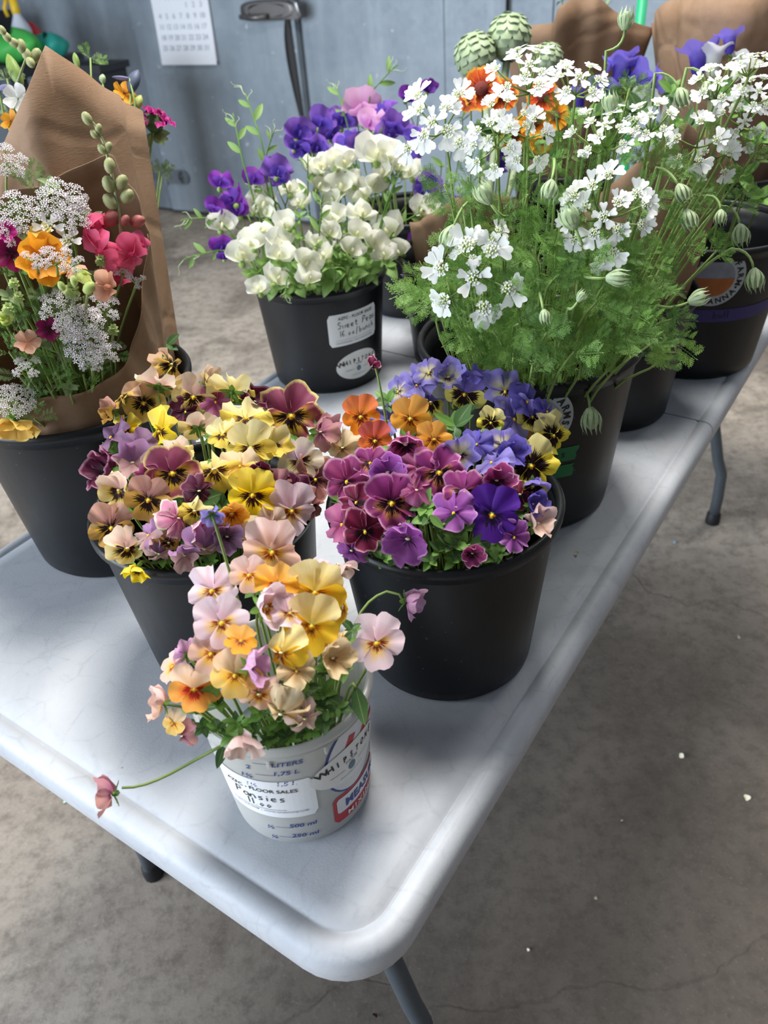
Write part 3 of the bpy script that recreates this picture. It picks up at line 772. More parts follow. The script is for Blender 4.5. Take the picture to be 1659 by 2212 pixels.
# ------------------------------------------------------------------ yellow and mauve pansies
b = B['yellow']
YL = [
 (372,1022,112,'burg_yellow','f',(.05,.1,1),'large burgundy-topped pansy with yellow whiskered face'),
 (545,1069,94,'bright_yellow','r',(.05,.05,1),'brightest pure yellow pansy with black whiskers'),
 (541,967,100,'lemon','f',(.05,.05,1),'lemon pansy with pale upper petals above the brightest yellow one'),
 (647,996,92,'cream_lilac','f',(.1,.1,1),'cream pansy tinged lilac with dark whiskers'),
 (628,898,116,'burg_yellow','r',(.1,.05,1),'ruffled burgundy and cream double pansy at the back of the bucket'),
 (320,1080,94,'olive_dusk','f',(.0,.0,1),'dusky yellow pansy with dark blotch and pink top petals'),
 (310,870,84,'tan_yellow','f',(.05,.0,1),'tan-yellow pansy with black blotches near the brown paper'),
 (418,857,92,'pink_cream','f',(.0,-.05,1),'pink-topped pansy with yellow black-whiskered lip'),
 (502,843,86,'lemon','r',(.1,.5,-.5),'yellow pansy seen from behind with green calyx'),
 (346,932,88,'bright_yellow','r',(-.7,.1,.55),'clear yellow pansy in three-quarter profile'),
 (271,929,56,'bright_yellow','r',(-.5,.0,.8),'small dark-eyed yellow pansy at the bucket edge'),
 (369,788,66,'tan_yellow','w',(.8,.1,.5),'yellow pansy on the tallest stem in front of the brown paper'),
 (343,830,84,'pink_cream','r',(.1,.7,-.4),'cream-pink pansy turned away below the tallest one'),
 (240,1140,84,'olive_dusk','r',(-.1,.0,1),'yellow pansy with dark blotch at the bucket rim'),
 (384,1122,74,'pink_white','w',(.7,.2,.5),'rose-pink pansy with white frilled edge, sideways'),
 (440,1142,72,'pink_white','w',(.4,-.3,.6),'pink and white frilled pansy low in the bucket'),
 (274,1186,70,'pink_cream','w',(.4,.0,.7),'wilted cream-pink pansy at the front rim'),
 (294,1230,50,'bright_yellow','w',(-.2,-.7,.5),'small yellow pansy hanging over the bucket rim'),
 (322,1156,62,'mauve','r',(-.5,.3,.6),'mauve-purple pansy in profile near the rim'),
 (440,1185,76,'mauve','w',(.1,-.6,.6),'mauve pansy drooping over the front rim'),
 (242,945,72,'dusk_purple','r',(-.6,.4,.5),'dusky purple pansy in the paper wrap shade'),
 (230,1018,86,'burgundy','w',(-.6,.2,.6),'dark burgundy crumpled pansy at the outer edge'),
 (287,1002,76,'mauve','w',(-.2,.3,.8),'faded mauve pansy next to the large burgundy one'),
 (258,1060,74,'pink_cream','w',(-.5,.0,.7),'folded pinkish pansy above the dark-blotched rim pansy'),
 (680,1036,86,'dusk_rose','r',(.4,.2,.8),'brownish rose pansy at the side toward the purple bucket'),
 (694,932,70,'rose','w',(.7,.0,.5),'rose-pink pansy leaning toward the orange pansies'),
 (427,922,78,'pink_cream','f',(-.2,.6,-.5),'whitish cream pansy turned away in the middle'),
 (463,1016,90,'lemon','w',(-.1,.2,.8),'pale lemon pansy folded in the bucket centre'),
 (518,1008,76,'cream_yellow','r',(.0,.5,.6),'rounded cream-yellow petals behind the brightest yellow one'),
 (531,905,96,'lemon','r',(.1,.5,.6),'pale lemon ruffled pansy behind the lemon one'),
 (430,1062,58,'burgundy','w',(.2,.1,.8),'small dark maroon pansy in the bucket centre'),
 (557,1018,52,'burgundy','w',(.1,-.2,.8),'tiny withered purple-edged pansy over the yellow one'),
 (600,1050,62,'rose','r',(.3,.1,.7),'pinkish pansy behind the brightest yellow one'),
 (629,1103,96,'pale_pink','r',(.3,-.1,.8),'pale pink pansy with orange throat between two buckets'),
 (672,1092,64,'dusk_rose','w',(.5,.0,.6),'wine-red pansy at the bucket rim toward the gap'),
 (316,1034,48,'rosepink','w',(-.1,.3,.7),'magenta pansy bit tucked under the large burgundy one'),
 (466,868,60,'rosepink','r',(.0,.2,.8),'magenta pansy deep behind the yellow ones'),
 (265,857,66,'tan_yellow','r',(-.6,.5,.4),'tan pansy in profile against the brown paper'),
 (242,890,50,'olive_dusk','w',(-.6,.1,.5),'small brownish pansy against the black bucket'),
 (452,826,56,'pink_cream','w',(.5,.4,.3),'narrow cream pansy seen edge-on at the back'),
 (364,1172,44,'olive_dusk','w',(.1,-.4,.7),'small bronze pansy drooping near the rim'),
 (343,1196,50,'mauve','w',(.2,-.6,.6),'lilac petals drooping over the front rim'),
 (300,960,64,'dusk_purple','r',(-.1,.3,.7),'smoky violet pansy behind the clear yellow profile'),
 (390,970,60,'pink_cream','r',(.2,.6,.4),'pinkish cream petals above the large burgundy pansy'),
 (480,940,66,'lemon','r',(-.2,.4,.6),'light yellow pansy half covered in the bucket middle'),
 (590,960,64,'lemon','w',(.2,.3,.6),'soft yellow pansy between lemon and cream-lilac ones'),
 (640,1060,60,'burgundy','r',(.4,.1,.7),'plum pansy below the cream-lilac one'),
 (400,890,58,'burgundy','r',(.1,.3,.7),'plum pansy shaded behind the clear yellow profile'),
 (500,1110,60,'gold','w',(.1,-.2,.8),'ochre folded pansy below the brightest yellow one'),
 (550,870,60,'burgundy','w',(.2,.5,.4),'dark plum petals at the back of the bucket'),
 (540,1165,64,'faded_cream','w',(.2,-.2,.8),'tan curled pansy above the salmon pink one'),
 (398,1200,60,'mauve','w',(.0,-.4,.8),'lilac-grey pansy curled over the front rim'),
 (490,1160,62,'dusk_purple','w',(.1,-.2,.8),'smoky mauve pansy low behind the tub flowers'),
 (585,1130,58,'pink_cream','r',(.3,.0,.8),'creamy pink pansy beside the orange-throated pale one'),
 (420,1105,56,'lemon','w',(.0,.0,.9),'small lemon pansy above the pink and white frilled one'),
]
for px, py, sz, sc, kd, fc, lb in YL:
    pansy(b, dome(b, px, py, 0.085, 1.10), sz, sc, kd, fc, lb, 'pansies in the yellow bucket')
for px, py, sz, n in ((440,1040,60,6),(480,1100,62,6),(570,1120,60,6),(390,1080,56,6),(520,1150,60,6),(350,1140,50,6),(460,950,48,6),(590,930,50,6),(290,1110,50,6),(600,1140,50,6),(250,980,50,6),(420,1100,56,6),(640,950,46,6),(330,900,46,6),(455,1170,50,6),(670,960,40,5),(530,870,40,5),(310,1180,46,6),(400,1170,46,6),(440,890,44,6),(560,1040,46,6),(450,1115,40,5),(350,1210,44,6),(400,1215,44,6),(450,1215,44,6),(500,1205,44,6),(545,1190,44,6),(590,1170,44,6),(470,1150,50,6),(530,1130,50,6),(620,1150,44,6),(420,1140,46,6)):
    sprig(b, dome(b, px, py, 0.065, 0.95), sz, 'green pansy leaf sprig among the yellow and mauve pansies', 'leaf sprigs in the yellow pansy bucket', n)
big_leaf(b, 455, 1075, 66, (.8, .3), 'dark oval leaf below the large burgundy pansy', .08)

# ------------------------------------------------------------------ purple, orange and lilac pansies
b = B['purple']
PU = [
 (779,900,80,'orange','f',(-.1,.1,1),'clear orange pansy standing tallest at the bucket corner'),
 (810,952,72,'red_orange','f',(.0,.1,1),'red-orange pansy below the clear orange one'),
 (886,904,84,'apricot','f',(.05,.0,1),'apricot-yellow pansy with dark throat'),
 (937,949,74,'apricot','f',(.2,.15,.9),'second apricot pansy, half covered by the magenta ones'),
 (1004,851,86,'lilac_yellow','f',(.0,.05,1),'lilac-topped pansy with yellow lip and black blotch'),
 (1147,1006,100,'yellow_black','r',(.1,-.05,1),'large yellow pansy with two black blotches'),
 (1194,940,80,'yellow_black','r',(.6,-.1,.7),'yellow and black pansy turned toward the green tape'),
 (1063,1112,110,'violet','f',(.0,-.05,1),'deep violet pansy with yellow whiskered heart'),
 (948,1020,94,'magenta_gold','r',(.2,.05,.9),'magenta pansy with golden black-lined face'),
 (788,1148,82,'wine','r',(.1,-.1,1),'wine-red pansy edged in pink at the front rim'),
 (845,1086,104,'magenta_gold','r',(.2,.0,.9),'frilled purple pansy with black and orange lip'),
 (882,1165,96,'orchid','w',(-.3,-.3,.8),'large orchid-purple pansy hanging at the front rim'),
 (740,1133,80,'rosepink','r',(-.5,.2,.7),'rose-pink pansy in profile at the bucket corner'),
 (749,1040,86,'magenta','r',(-.2,.05,.9),'frilled magenta pansy below the red-orange one'),
 (876,960,82,'magenta','w',(.0,-.5,.7),'draped magenta pansy in front of the apricot one'),
 (1002,1062,82,'magenta_gold','r',(.1,.2,.9),'magenta pansy behind the deep violet one'),
 (980,1108,84,'orchid','r',(-.1,.2,.9),'purple-mauve pansy beside the deep violet one'),
 (1072,1040,70,'magenta','w',(.2,.1,.8),'curled mauve pansy above the deep violet one'),
 (1110,1160,64,'orchid','r',(.3,.0,.8),'small frilled purple pansy under the deep violet one'),
 (1063,1000,74,'lilac','r',(-.4,.5,.5),'lilac-blue pansy in profile beside the large yellow one'),
 (1060,913,52,'yellow_black','r',(.1,.0,.9),'small yellow pansy with black centre among lilac ones'),
 (900,833,70,'lilac','r',(-.1,.4,.8),'lilac pansy at the back, above the apricot one'),
 (861,846,58,'lilac_cream','r',(-.5,.3,.6),'pale lilac ruffled pansy at the back edge'),
 (926,806,64,'lilac_cream','r',(.0,.4,.7),'lilac and cream pansy highest at the back'),
 (969,817,64,'lilac_cream','w',(.0,.4,.7),'cream-veined lilac pansy next to the yellow-lipped one'),
 (1024,808,58,'blueviolet','r',(.1,.6,.5),'violet-blue petal tips behind the yellow-lipped pansy'),
 (1090,846,80,'lilac_cream','r',(.3,.3,.8),'creamy lilac fan-shaped pansy near the farm sticker'),
 (1110,905,82,'lilac','r',(.3,.1,.8),'frilled lilac-blue pansy under the farm sticker'),
 (995,982,68,'lilac_cream','w',(-.1,.1,.9),'crumpled greyish lilac pansy in the bucket centre'),
 (694,935,64,'rose','w',(-.5,.2,.6),'dusty rose pansy leaning out toward the yellow bucket'),
 (741,968,62,'faded_cream','w',(-.3,-.2,.8),'peach half-closed pansy below the clear orange one'),
 (838,1022,76,'orchid','w',(-.1,.1,.8),'purple pansy with cream rolled edge in the middle'),
 (1161,1132,66,'faded_pink','w',(.4,.2,.6),'dusty pink pansy lying inside the bucket rim'),
 (1020,1196,50,'magenta','w',(.1,-.2,.8),'plum pansy bit against the front rim'),
 (836,910,64,'lilac','r',(.0,.3,.7),'lavender petals between the two orange pansies'),
 (1137,868,74,'blueviolet','r',(.5,.2,.6),'violet-blue pansy against the farm sticker bucket'),
 (1150,900,62,'lilac_yellow','r',(.3,.0,.8),'pale yellow and lilac pansy beside the turned yellow one'),
 (1108,985,66,'blueviolet','w',(.0,.3,.7),'blue-violet petals behind the large yellow pansy'),
 (1150,1050,58,'lilac_yellow','w',(.2,-.5,.6),'drooping yellow pansy under the large yellow one'),
 (1122,1070,60,'wine','w',(.4,.2,.7),'wine pansy with pale edges inside the rim'),
 (770,1085,70,'wine','r',(-.3,.1,.8),'dark red frilled pansy above the rim wine one'),
 (760,1190,60,'orchid','w',(-.3,-.3,.7),'violet petals drooping at the bucket corner'),
 (800,1000,66,'magenta_gold','r',(-.1,.3,.8),'magenta pansy with orange tint below the red-orange one'),
 (905,1010,70,'rosepink','r',(-.2,.2,.8),'mauve-pink pansy behind the golden-faced magenta one'),
 (930,870,56,'lilac_yellow','w',(.2,.2,.7),'lilac pansy with yellow lip hidden beside the apricot one'),
 (1030,960,62,'blueviolet','r',(.0,.3,.7),'dark lilac pansy under the small black-centred one'),
 (1085,960,58,'lilac_cream','r',(.1,.3,.7),'pale lilac pansy between yellow ones'),
 (1150,1090,54,'blueviolet','w',(.5,.1,.6),'indigo petals hanging inside the bucket rim'),
 (900,1060,60,'rosepink','w',(.0,.1,.9),'mauve folded pansy above the orchid-purple one'),
 (1180,890,56,'blueviolet','r',(.4,.4,.4),'small violet pansy touching the sticker edge'),
]
for px, py, sz, sc, kd, fc, lb in PU:
    pansy(b, dome(b, px, py, 0.082, 1.08), sz, sc, kd, fc, lb, 'pansies in the purple bucket')
p = dome(b, 805, 790, 0.12, 1.1)
pansy(b, p, 30, 'wine', 'w', (-.4, -.8, .3), 'closed wine-red bud on a tall green stem', 'pansies in the purple bucket')
for px, py, sz, n in ((915,1095,66,7),(980,1175,66,8),(984,920,70,7),(839,868,56,5),(930,1120,56,7),(870,1120,50,6),(1010,1140,56,6),(1040,1060,50,6),(800,1110,46,6),(1060,950,50,6),(960,960,50,6),(850,980,46,6),(1120,1110,46,6),(1000,890,56,6),(780,1040,46,6),(1100,1000,46,6),(950,1190,44,6),(1060,1180,46,6),(820,1180,44,6),(1080,880,40,6),(730,1080,40,6),(1150,960,44,6),(890,1200,40,6),(830,1205,42,6),(930,1212,42,6),(980,1212,42,6),(1030,1206,42,6),(1080,1195,42,6),(1120,1175,42,6),(790,1190,42,6),(860,1190,42,6),(1000,1180,46,6)):
    sprig(b, dome(b, px, py, 0.07, 0.96), sz, 'green pansy leaf sprig among the purple and lilac pansies', 'leaf sprigs in the purple pansy bucket', n)
big_leaf(b, 991, 1128, 62, (.95, .1), 'dark pointed leaf beneath the purple-mauve pansy', .085)
big_leaf(b, 1046, 1172, 62, (.9, .15), 'dark oval leaf under the deep violet pansy', .075)
big_leaf(b, 850, 1222, 46, (-.3, -1), 'dull green leaf hanging over the purple bucket rim', .04)
big_leaf(b, 944, 1128, 44, (.6, -.6), 'mid-green leaf next to the frilled purple pansy', .08, G_LEAF)
# ------------------------------------------------------------------ sweet peas
def pea_mat(n, a, b_, t=.45): return petal_mat(n, a, b_, None, None, 0, .4, .55, .10, t)
PEA = {'white': (pea_mat('pea_white_standard', '#e9ecc4', '#f6f5ea'), pea_mat('pea_white_wing', '#eeefcf', '#f7f6ec')),
       'violet': (pea_mat('pea_violet_standard', '#7a4cb4', '#9166c8'), pea_mat('pea_violet_wing', '#5a40ac', '#6f54bc')),
       'purple': (pea_mat('pea_purple_standard', '#7c2aa0', '#8f42b4'), pea_mat('pea_purple_wing', '#6a34aa', '#7e4cba')),
       'pink': (pea_mat('pea_pink_standard', '#d88cc4', '#e6b4d6'), pea_mat('pea_pink_wing', '#cf86c8', '#dcA6d4'))}
def pea_var(k):
    rnd = random.Random(900 + k); u = rnd.uniform
    st = fan(PI / 2, R(u(88, 105)), 1.0, 0, u(-.1, .25), u(.8, 1.5), rnd.choice([4, 5, 6]), u(0, 6), .08, u(-.7, .6), 2.4, 2.0, 14, 5, fold=u(-.12, .2)).mesh('standard', [None])
    w = []
    for sg in (-1, 1):
        w.append(fan(R(90 + sg * u(25, 48)), R(48), u(.6, .75), .14, .2, u(.5, .8), 4, u(0, 6), 0, u(.5, 1.3), 2.4, 2.0, 8, 4).mesh('wing', [None]))
    return st, w
PEAV = [pea_var(k) for k in range(5)]
ME_KEEL = MB().ball((0, .2, .24), .12, 7, 5, sc=(.6, 1.3, .9)).mesh('keel', [None])
ME_PCAL = MB().ball((0, -.06, -.06), .15, 7, 5, sc=(1, 1.1, 1)).mesh('calyx', [leafy('pea_calyx', '#8fae5e', '#a6c070', .2, vein=False)])
def pea_stem(b, blooms, col, label, group, hgt, rs):
    P = []
    for px, py, sz in blooms:
        P.append((dome(b, px, py, hgt, rs), sz))
    avg = sum((p for p, _ in P), Vector()) / len(P)
    base, mid = inside(b, avg, RN)
    root = empty('sweet_pea', base); tag(root, label, 'flower', group)
    node = avg + (mid - avg) * 0.35 + (avg - EYE).normalized() * .02
    mb = MB().tube([q - base for q in bez(base, mid, mid + (node - mid) * .6 + Vector((0, 0, .01)), node, 8)], .0016, 5)
    for p, sz in P:
        s = px_size(sz / 2, p) * 1.55
        f = face_dir(p, (RN.uniform(-.6, .6), RN.uniform(-.25, .5), RN.uniform(.5, 1)))
        fr = frame(p - base - Vector((0, 0, s * .35)), f, UP, RN.uniform(-.5, .5), s)
        st, w = PEAV[RN.randrange(5)]; ms, mw = PEA[col]
        o = place(st, 'standard', ms, root, fr)
        for me in w: place(me, 'wing', mw, o)
        place(ME_KEEL, 'keel', mw, o); place(ME_PCAL, 'calyx', None, o)
        bk = fr.translation - f * s * .1
        mb.tube([q for q in bez(node - base, (node - base) * .5 + bk * .5 - f * s * .5, bk - f * s * .6, bk, 5)], .0011, 5)
    mb.obj('stem', G_STEM, root); return root
W3 = [([(722,340,74),(744,346,66)],'tall pair of white sweet peas left of the highest one'),
 ([(812,325,82),(832,366,62)],'highest white sweet pea, broad petal held upright'),
 ([(690,355,60),(682,392,58)],'white sweet peas below the tall leaf'),
 ([(560,430,64),(575,452,60),(545,447,50)],'white sweet peas next to the purple ones'),
 ([(474,480,62)],'single white sweet pea leaning out farthest beside the door side'),
 ([(520,548,72),(545,520,62)],'drooping white sweet peas at the bucket edge'),
 ([(596,520,66),(600,545,60)],'white sweet peas above the bucket rim centre'),
 ([(590,595,66),(560,620,54)],'lowest white sweet peas spilling over the rim'),
 ([(650,560,62),(664,596,60)],'white sweet peas hanging in front of the rim'),
 ([(706,545,64),(752,535,56)],'white sweet peas low in the middle'),
 ([(800,520,62),(845,490,78)],'white sweet peas above the price label'),
 ([(868,535,56),(830,545,54)],'white sweet peas over the label side rim'),
 ([(912,448,62),(888,368,58)],'white sweet peas reaching toward the lace flowers'),
 ([(738,396,66),(725,425,62),(790,412,60)],'cluster of white sweet peas in the bouquet heart'),
 ([(624,402,60),(650,430,56)],'white sweet peas beside the broad leaf'),
 ([(780,455,60),(722,465,56),(712,496,50)],'half-open white sweet peas in the centre'),
 ([(845,333,56),(860,352,50)],'small white sweet peas behind the highest one'),
 ([(762,385,56),(800,395,56)],'greenish white sweet peas under the highest one'),
 ([(620,480,56),(560,490,54)],'white sweet peas in the leafy left part'),
 ([(680,520,52),(770,500,54)],'white sweet peas among dark leaves above the rim'),
]
for bl, lb in W3: pea_stem(B['pea'], bl, 'white', lb, 'white sweet peas', .125, 1.28)
PL = [([(472,392,50),(505,425,60),(548,385,56)],'bright purple sweet peas sticking out toward the door'),
 ([(515,452,54),(455,447,46)],'violet sweet peas beneath the bright purple ones'),
 ([(476,528,54),(482,548,44)],'violet sweet pea hanging at the bucket side')]
for bl, lb in PL: pea_stem(B['pea'], bl, 'purple', lb, 'purple sweet peas with the white ones', .125, 1.32)
pea_stem(B['pea'], [(595,364,62),(610,385,46)], 'violet', 'blue-violet sweet pea just behind the white ones', 'purple sweet peas with the white ones', .14, 1.2)
VL = [([(640,282,66),(665,318,62),(634,310,46)],'violet','violet sweet peas at the near end of the back bucket'),
 ([(688,258,60),(690,312,60)],'violet','violet sweet peas next to the dark leaves'),
 ([(735,258,62),(752,300,52)],'violet','violet sweet peas beside the pink ones'),
 ([(826,240,66),(845,268,62),(834,290,58)],'violet','violet sweet peas beside the pink one, highest in the back bucket'),
 ([(922,188,40),(876,206,42)],'purple','two small purple sweet peas against the grey wall'),
 ([(932,386,60),(910,412,54),(946,424,54)],'violet','violet sweet peas between white peas and lace flowers'),
 ([(903,518,54),(888,597,52)],'purple','purple sweet peas hanging below the lace leaves'),
 ([(978,446,54),(960,470,50)],'violet','violet sweet peas shaded behind the lace flower stems'),
 ([(895,340,46),(890,290,50)],'violet','violet sweet peas behind the lace umbels'),
 ([(1092,320,60),(1070,345,54)],'violet','violet sweet peas seen through the lace stems'),
 ([(715,285,52),(775,310,52)],'violet','blue sweet peas low behind the white ones'),
]
for bl, c, lb in VL: pea_stem(B['violetpea'], bl, c, lb, 'violet sweet peas in the back bucket', .20, 1.5)
pea_stem(B['violetpea'], [(783,226,80),(795,262,62)], 'pink', 'pale pink sweet pea among the violet ones', 'violet sweet peas in the back bucket', .20, 1.5)
PLEAF = leaf_mb(1, .16, .5, 0, 8).mesh('leaf', [leafy('pea_leaf', '#6f974c', '#97b96c', .35)])
def curl(p, d, L, turns, rnd):
    a = d.normalized(); n1 = a.orthogonal().normalized(); n2 = a.cross(n1); pts = []
    ph = rnd.uniform(0, 6)
    for k in range(12):
        t = k / 11; r = L * .16 * t; pts.append(p + a * L * (t - .25 * t * t) + (n1 * math.cos(ph + turns * 6.28 * t) + n2 * math.sin(ph + turns * 6.28 * t)) * r)
    return pts
def pea_vine(b, px, py, d2, size, label, hgt, rs, nl=3, nt=3, group='sweet pea vines'):
    p = dome(b, px, py, hgt, rs); s = px_size(size, p); base, mid = inside(b, p, RN)
    d = (RIGHT * d2[0] + UP * d2[1] + (EYE - p).normalized() * RN.uniform(-.1, .4)).normalized(); tip = p + d * s
    root = empty('sweet_pea_vine', base); tag(root, label, 'vine', group)
    path = bez(base, mid, p - d * s * .3, p, 7)[:-1] + bez(p, p + d * s * .4, tip - d * s * .2 + UP * s * .08, tip, 5)
    stem_obj(root, path, .0018, .0009, G_LEAF)
    side = d.cross((EYE - p).normalized()).normalized()
    for k in range(nl):
        q = p + d * s * (k / max(1, nl)) ; sg = 1 if k % 2 else -1
        M = look(d * .7 + side * sg * .8 + UP * .2, EYE - p) @ Matrix.Scale(s * RN.uniform(.35, .5), 4); M.translation = q - base
        place(PLEAF, 'leaf', None, root, M)
    for k in range(nt):
        q = p + d * s * RN.uniform(.5, 1.0); sg = 1 if k % 2 else -1
        MB().tube([v - base for v in curl(q, d + side * sg * RN.uniform(.3, 1.2), s * RN.uniform(.35, .6), RN.uniform(.5, 1.1), RN)], [.0009 * (1 - .6 * i / 11) for i in range(12)], 4).obj('tendril', G_PALE, root)
for px, py, d2, sz, lb in ((560,290,(-.35,1),95,'tall pea vine with forked tendrils against the grey door'),(520,330,(-.2,1),85,'pea vine with curling tendrils at the outer side'),(460,470,(-1,-.1),70,'pea tendrils drifting out above the concrete floor'),(470,540,(-1,-.3),80,'pea tendrils drooping below the outermost white blossom'),(745,250,(-.3,1),70,'dark pea leaves standing beside the pink blossom'),(665,420,(.0,1),80,'broad pea leaf shoot in the heart of the white blossoms'),(690,500,(.1,1),80,'narrow pea leaf shoot in front of the white blossoms'),(840,440,(.3,1),70,'pair of pea leaves above the label'),(850,400,(.5,.8),60,'pea leaf shoot next to the white blossoms reaching out'),(620,600,(-.1,-1),50,'pea tendril curling down the bucket wall'),(800,200,(.6,.6),80,'long thin pea tendril above the violet blossoms'),(870,480,(.6,.3),60,'pea leaf and tendril beside the label'),(570,350,(.3,.9),70,'pea shoot behind the bright purple blossoms'),(700,300,(-.1,1),60,'dark pea leaf before the violet blossoms'),(600,440,(-.6,.5),60,'folded pea leaf over the white blossoms')):
    bb = B['violetpea'] if py < 310 and px > 640 else B['pea']
    pea_vine(bb, px, py, d2, sz, lb, .13 if bb is B['pea'] else .2, 1.25)
for k in range(34):
    a = RN.uniform(0, 6.28); rr = B['pea'].rt * math.sqrt(RN.uniform(.05, 1)) * 1.05
    p = B['pea'].rim + Vector((rr * math.cos(a), rr * math.sin(a), .01 + .095 * math.sqrt(max(0, 1 - (rr / .128) ** 2)) * RN.uniform(.3, 1)))
    sprig(B['pea'], p, 34, 'green pea leaves filling the white sweet pea bunch', 'leaves in the white sweet pea bucket', 4, MATS['pea_leaf'], (RN.uniform(-.3, .3), .8, .3), 'sweet_pea_leaf_sprig', 1.2)
for k in range(22):
    a = RN.uniform(0, 6.28); rr = B['violetpea'].rt * math.sqrt(RN.uniform(.05, 1)) * 1.1
    p = B['violetpea'].rim + Vector((rr * math.cos(a), rr * math.sin(a), .02 + .14 * RN.uniform(0, 1)))
    sprig(B['violetpea'], p, 34, 'green pea leaves among the violet sweet peas', 'leaves in the violet sweet pea bucket', 4, MATS['pea_leaf'], (RN.uniform(-.3, .3), .8, .3), 'sweet_pea_leaf_sprig', 1.2)

# ------------------------------------------------------------------ white lace flowers
M_LACE = petal_mat('lace_petal', '#eef0ea', '#fafaf8', None, None, 0, .4, .4, .05, .35)
M_BEAD = flat('lace_bead', '#ccd6a2', .6)
def notched(Rr=1.0, ph=0.0, bend=.25, w=30):
    return fan(PI / 2, R(w), Rr, 0, .05, .22, 3, ph, .17, bend, 3.4, 2.6, 10, 4, nw=.14)
ME_LP = [notched(1, k, b_, w).mesh('petal', [M_LACE]) for k, (b_, w) in enumerate(((.2, 34), (-.3, 40), (.5, 31)))]
def beads(seed):
    r = random.Random(seed); mb = MB()
    for k in range(13):
        a = k * 2.4; q = .36 * math.sqrt(k / 12); mb.ball((q * math.cos(a), q * math.sin(a), .16 - q * .25), .10, 5, 3, 1 if k % 3 == 0 else 0)
    for k in range(8):
        a = k * .785 + r.uniform(-.2, .2)
        mb.add(notched(.34, k, .5, 36), Matrix.Rotation(a - PI / 2, 4, 'Z') @ Matrix.Translation((0, .22, .10))); 
    for i in range(len(mb.mi) - 8 * 40, len(mb.mi)): mb.mi[i] = 1
    return mb.mesh('floret_heart', [M_BEAD, M_LACE])
ME_HEART = [beads(k) for k in range(3)]
def stem_path(b, p, f, s, sag=0.0):
    base, mid = inside(b, p, RN)
    return base, bez(base, mid + Vector((0, 0, .03)), p - f * s * 1.8 + Vector((0, 0, sag)), p - f * s * .9, 10)
def lace(b, p, size, fc, label, n=8, loose=1.0, np_=3, fs=.34):
    s = px_size(size / 2, p); f = face_dir(p, fc); base, pts = stem_path(b, p, f, s)
    root = empty('lace_flower', base); tag(root, label, 'flower', 'white lace flower heads')
    t1 = f.orthogonal().normalized(); t2 = f.cross(t1); node = pts[-1] - base
    mb = MB().tube([q - base for q in pts], [.0021 - .0008 * i / 10 for i in range(11)], 6)
    for k in range(n):
        if k == 0 and n > 6: a, q = 0, 0
        elif n > 8 and k <= 4: a = PI / 2 * k + RN.uniform(-.3, .3); q = .44 * RN.uniform(.85, 1.15)
        else: a = 2 * PI * k / (n - (5 if n > 8 else 1 if n > 6 else 0)) + RN.uniform(-.25, .25); q = (.84 if n > 8 else .72) * RN.uniform(.85, 1.1)
        out = t1 * math.cos(a) + t2 * math.sin(a)
        c = p - base + out * q * s * loose - f * s * .22 * q * q + f * RN.uniform(-.06, .06) * s
        nf = (f + out * .5 * q + Vector((RN.uniform(-.2, .2), RN.uniform(-.2, .2), .1))).normalized()
        fr = frame(c, nf, out if q else UP, 0, s * fs)
        h_ = place(ME_HEART[RN.randrange(3)], 'floret', None, root, fr)
        for j in range(np_ + (1 if q else 2)):
            ja = (j - (np_) / 2) * .72 + RN.uniform(-.15, .15) if q else j * 1.25
            M = Matrix.Rotation(ja, 4, 'Z') @ Matrix.Translation((0, .26, .02)) @ Matrix.Scale(RN.uniform(.85, 1.3), 4)
            place(ME_LP[RN.randrange(3)], 'petal', None, h_, M)
        mb.tube([node, node * .35 + c * .65 - nf * s * .25, c], .0009, 4)
    mb.obj('stem', G_STEM, root); return root
b = B['lace']
HG, RS = .33, 1.75
for px, py, sz, fc, lb, n, lo, fs in (
 (1143,135,170,(.0,.7,.8),'domed white lace flower in front of the artichokes',11,1.0,.27),
 (933,262,160,(-.3,.3,.9),'wide white lace flower over the violet sweet peas',9,1.05,.36),
 (1084,262,130,(.1,.4,.9),'white lace flower before the orange daisies',8,1.1,.30),
 (1062,312,110,(-.2,.1,1),'white lace flower drooping beneath the orange daisies',6,1.1,.36),
 (1140,300,110,(.1,.0,1),'white lace flower with few florets beside the orange petals',5,1.1,.36),
 (1308,270,150,(.0,.6,.8),'dense white lace flower before the violet bellflowers',11,1.0,.24),
 (1304,468,196,(.0,.1,1),'biggest white lace flower facing out over the bucket',15,1.0,.25),
 (1022,600,200,(-.2,-.1,1),'loose white lace flower hanging over the bucket rim',7,1.1,.34),
 (1552,172,120,(.1,.6,.8),'white lace flower before the tall brown paper cone',8,1.0,.32),
 (1500,310,110,(-.1,.2,1),'white lace flower with drooping petals above nodding buds',5,1.1,.38),
 (1622,122,90,(.1,.8,.6),'small white lace flower beside the white bell',7,1.0,.34),
 (1610,262,130,(.1,.2,.9),'greenish white lace flower gone to seed',11,1.0,.2),
 (1545,345,90,(-.1,-.1,1),'few-petalled white lace flower under the seeding one',4,1.0,.42),
 (1250,165,120,(.1,.6,.8),'white lace flower behind the upright bud',7,1.0,.36),
 (1640,195,100,(.2,.5,.8),'white lace flower at the far edge of the bunch',7,1.0,.34),
 (1405,250,110,(.0,.6,.8),'white lace flower behind the crossing green stems',8,1.0,.30),
 (1010,540,70,(-.2,.5,.8),'small white lace floret above the loose one',3,.8,.5),
 (1070,508,64,(.4,.2,.8),'single white lace floret held up beside a nodding bud',2,.6,.8)):
    lace(b, dome(b, px, py, HG, RS), sz, fc, lb, n, lo, 3, fs)

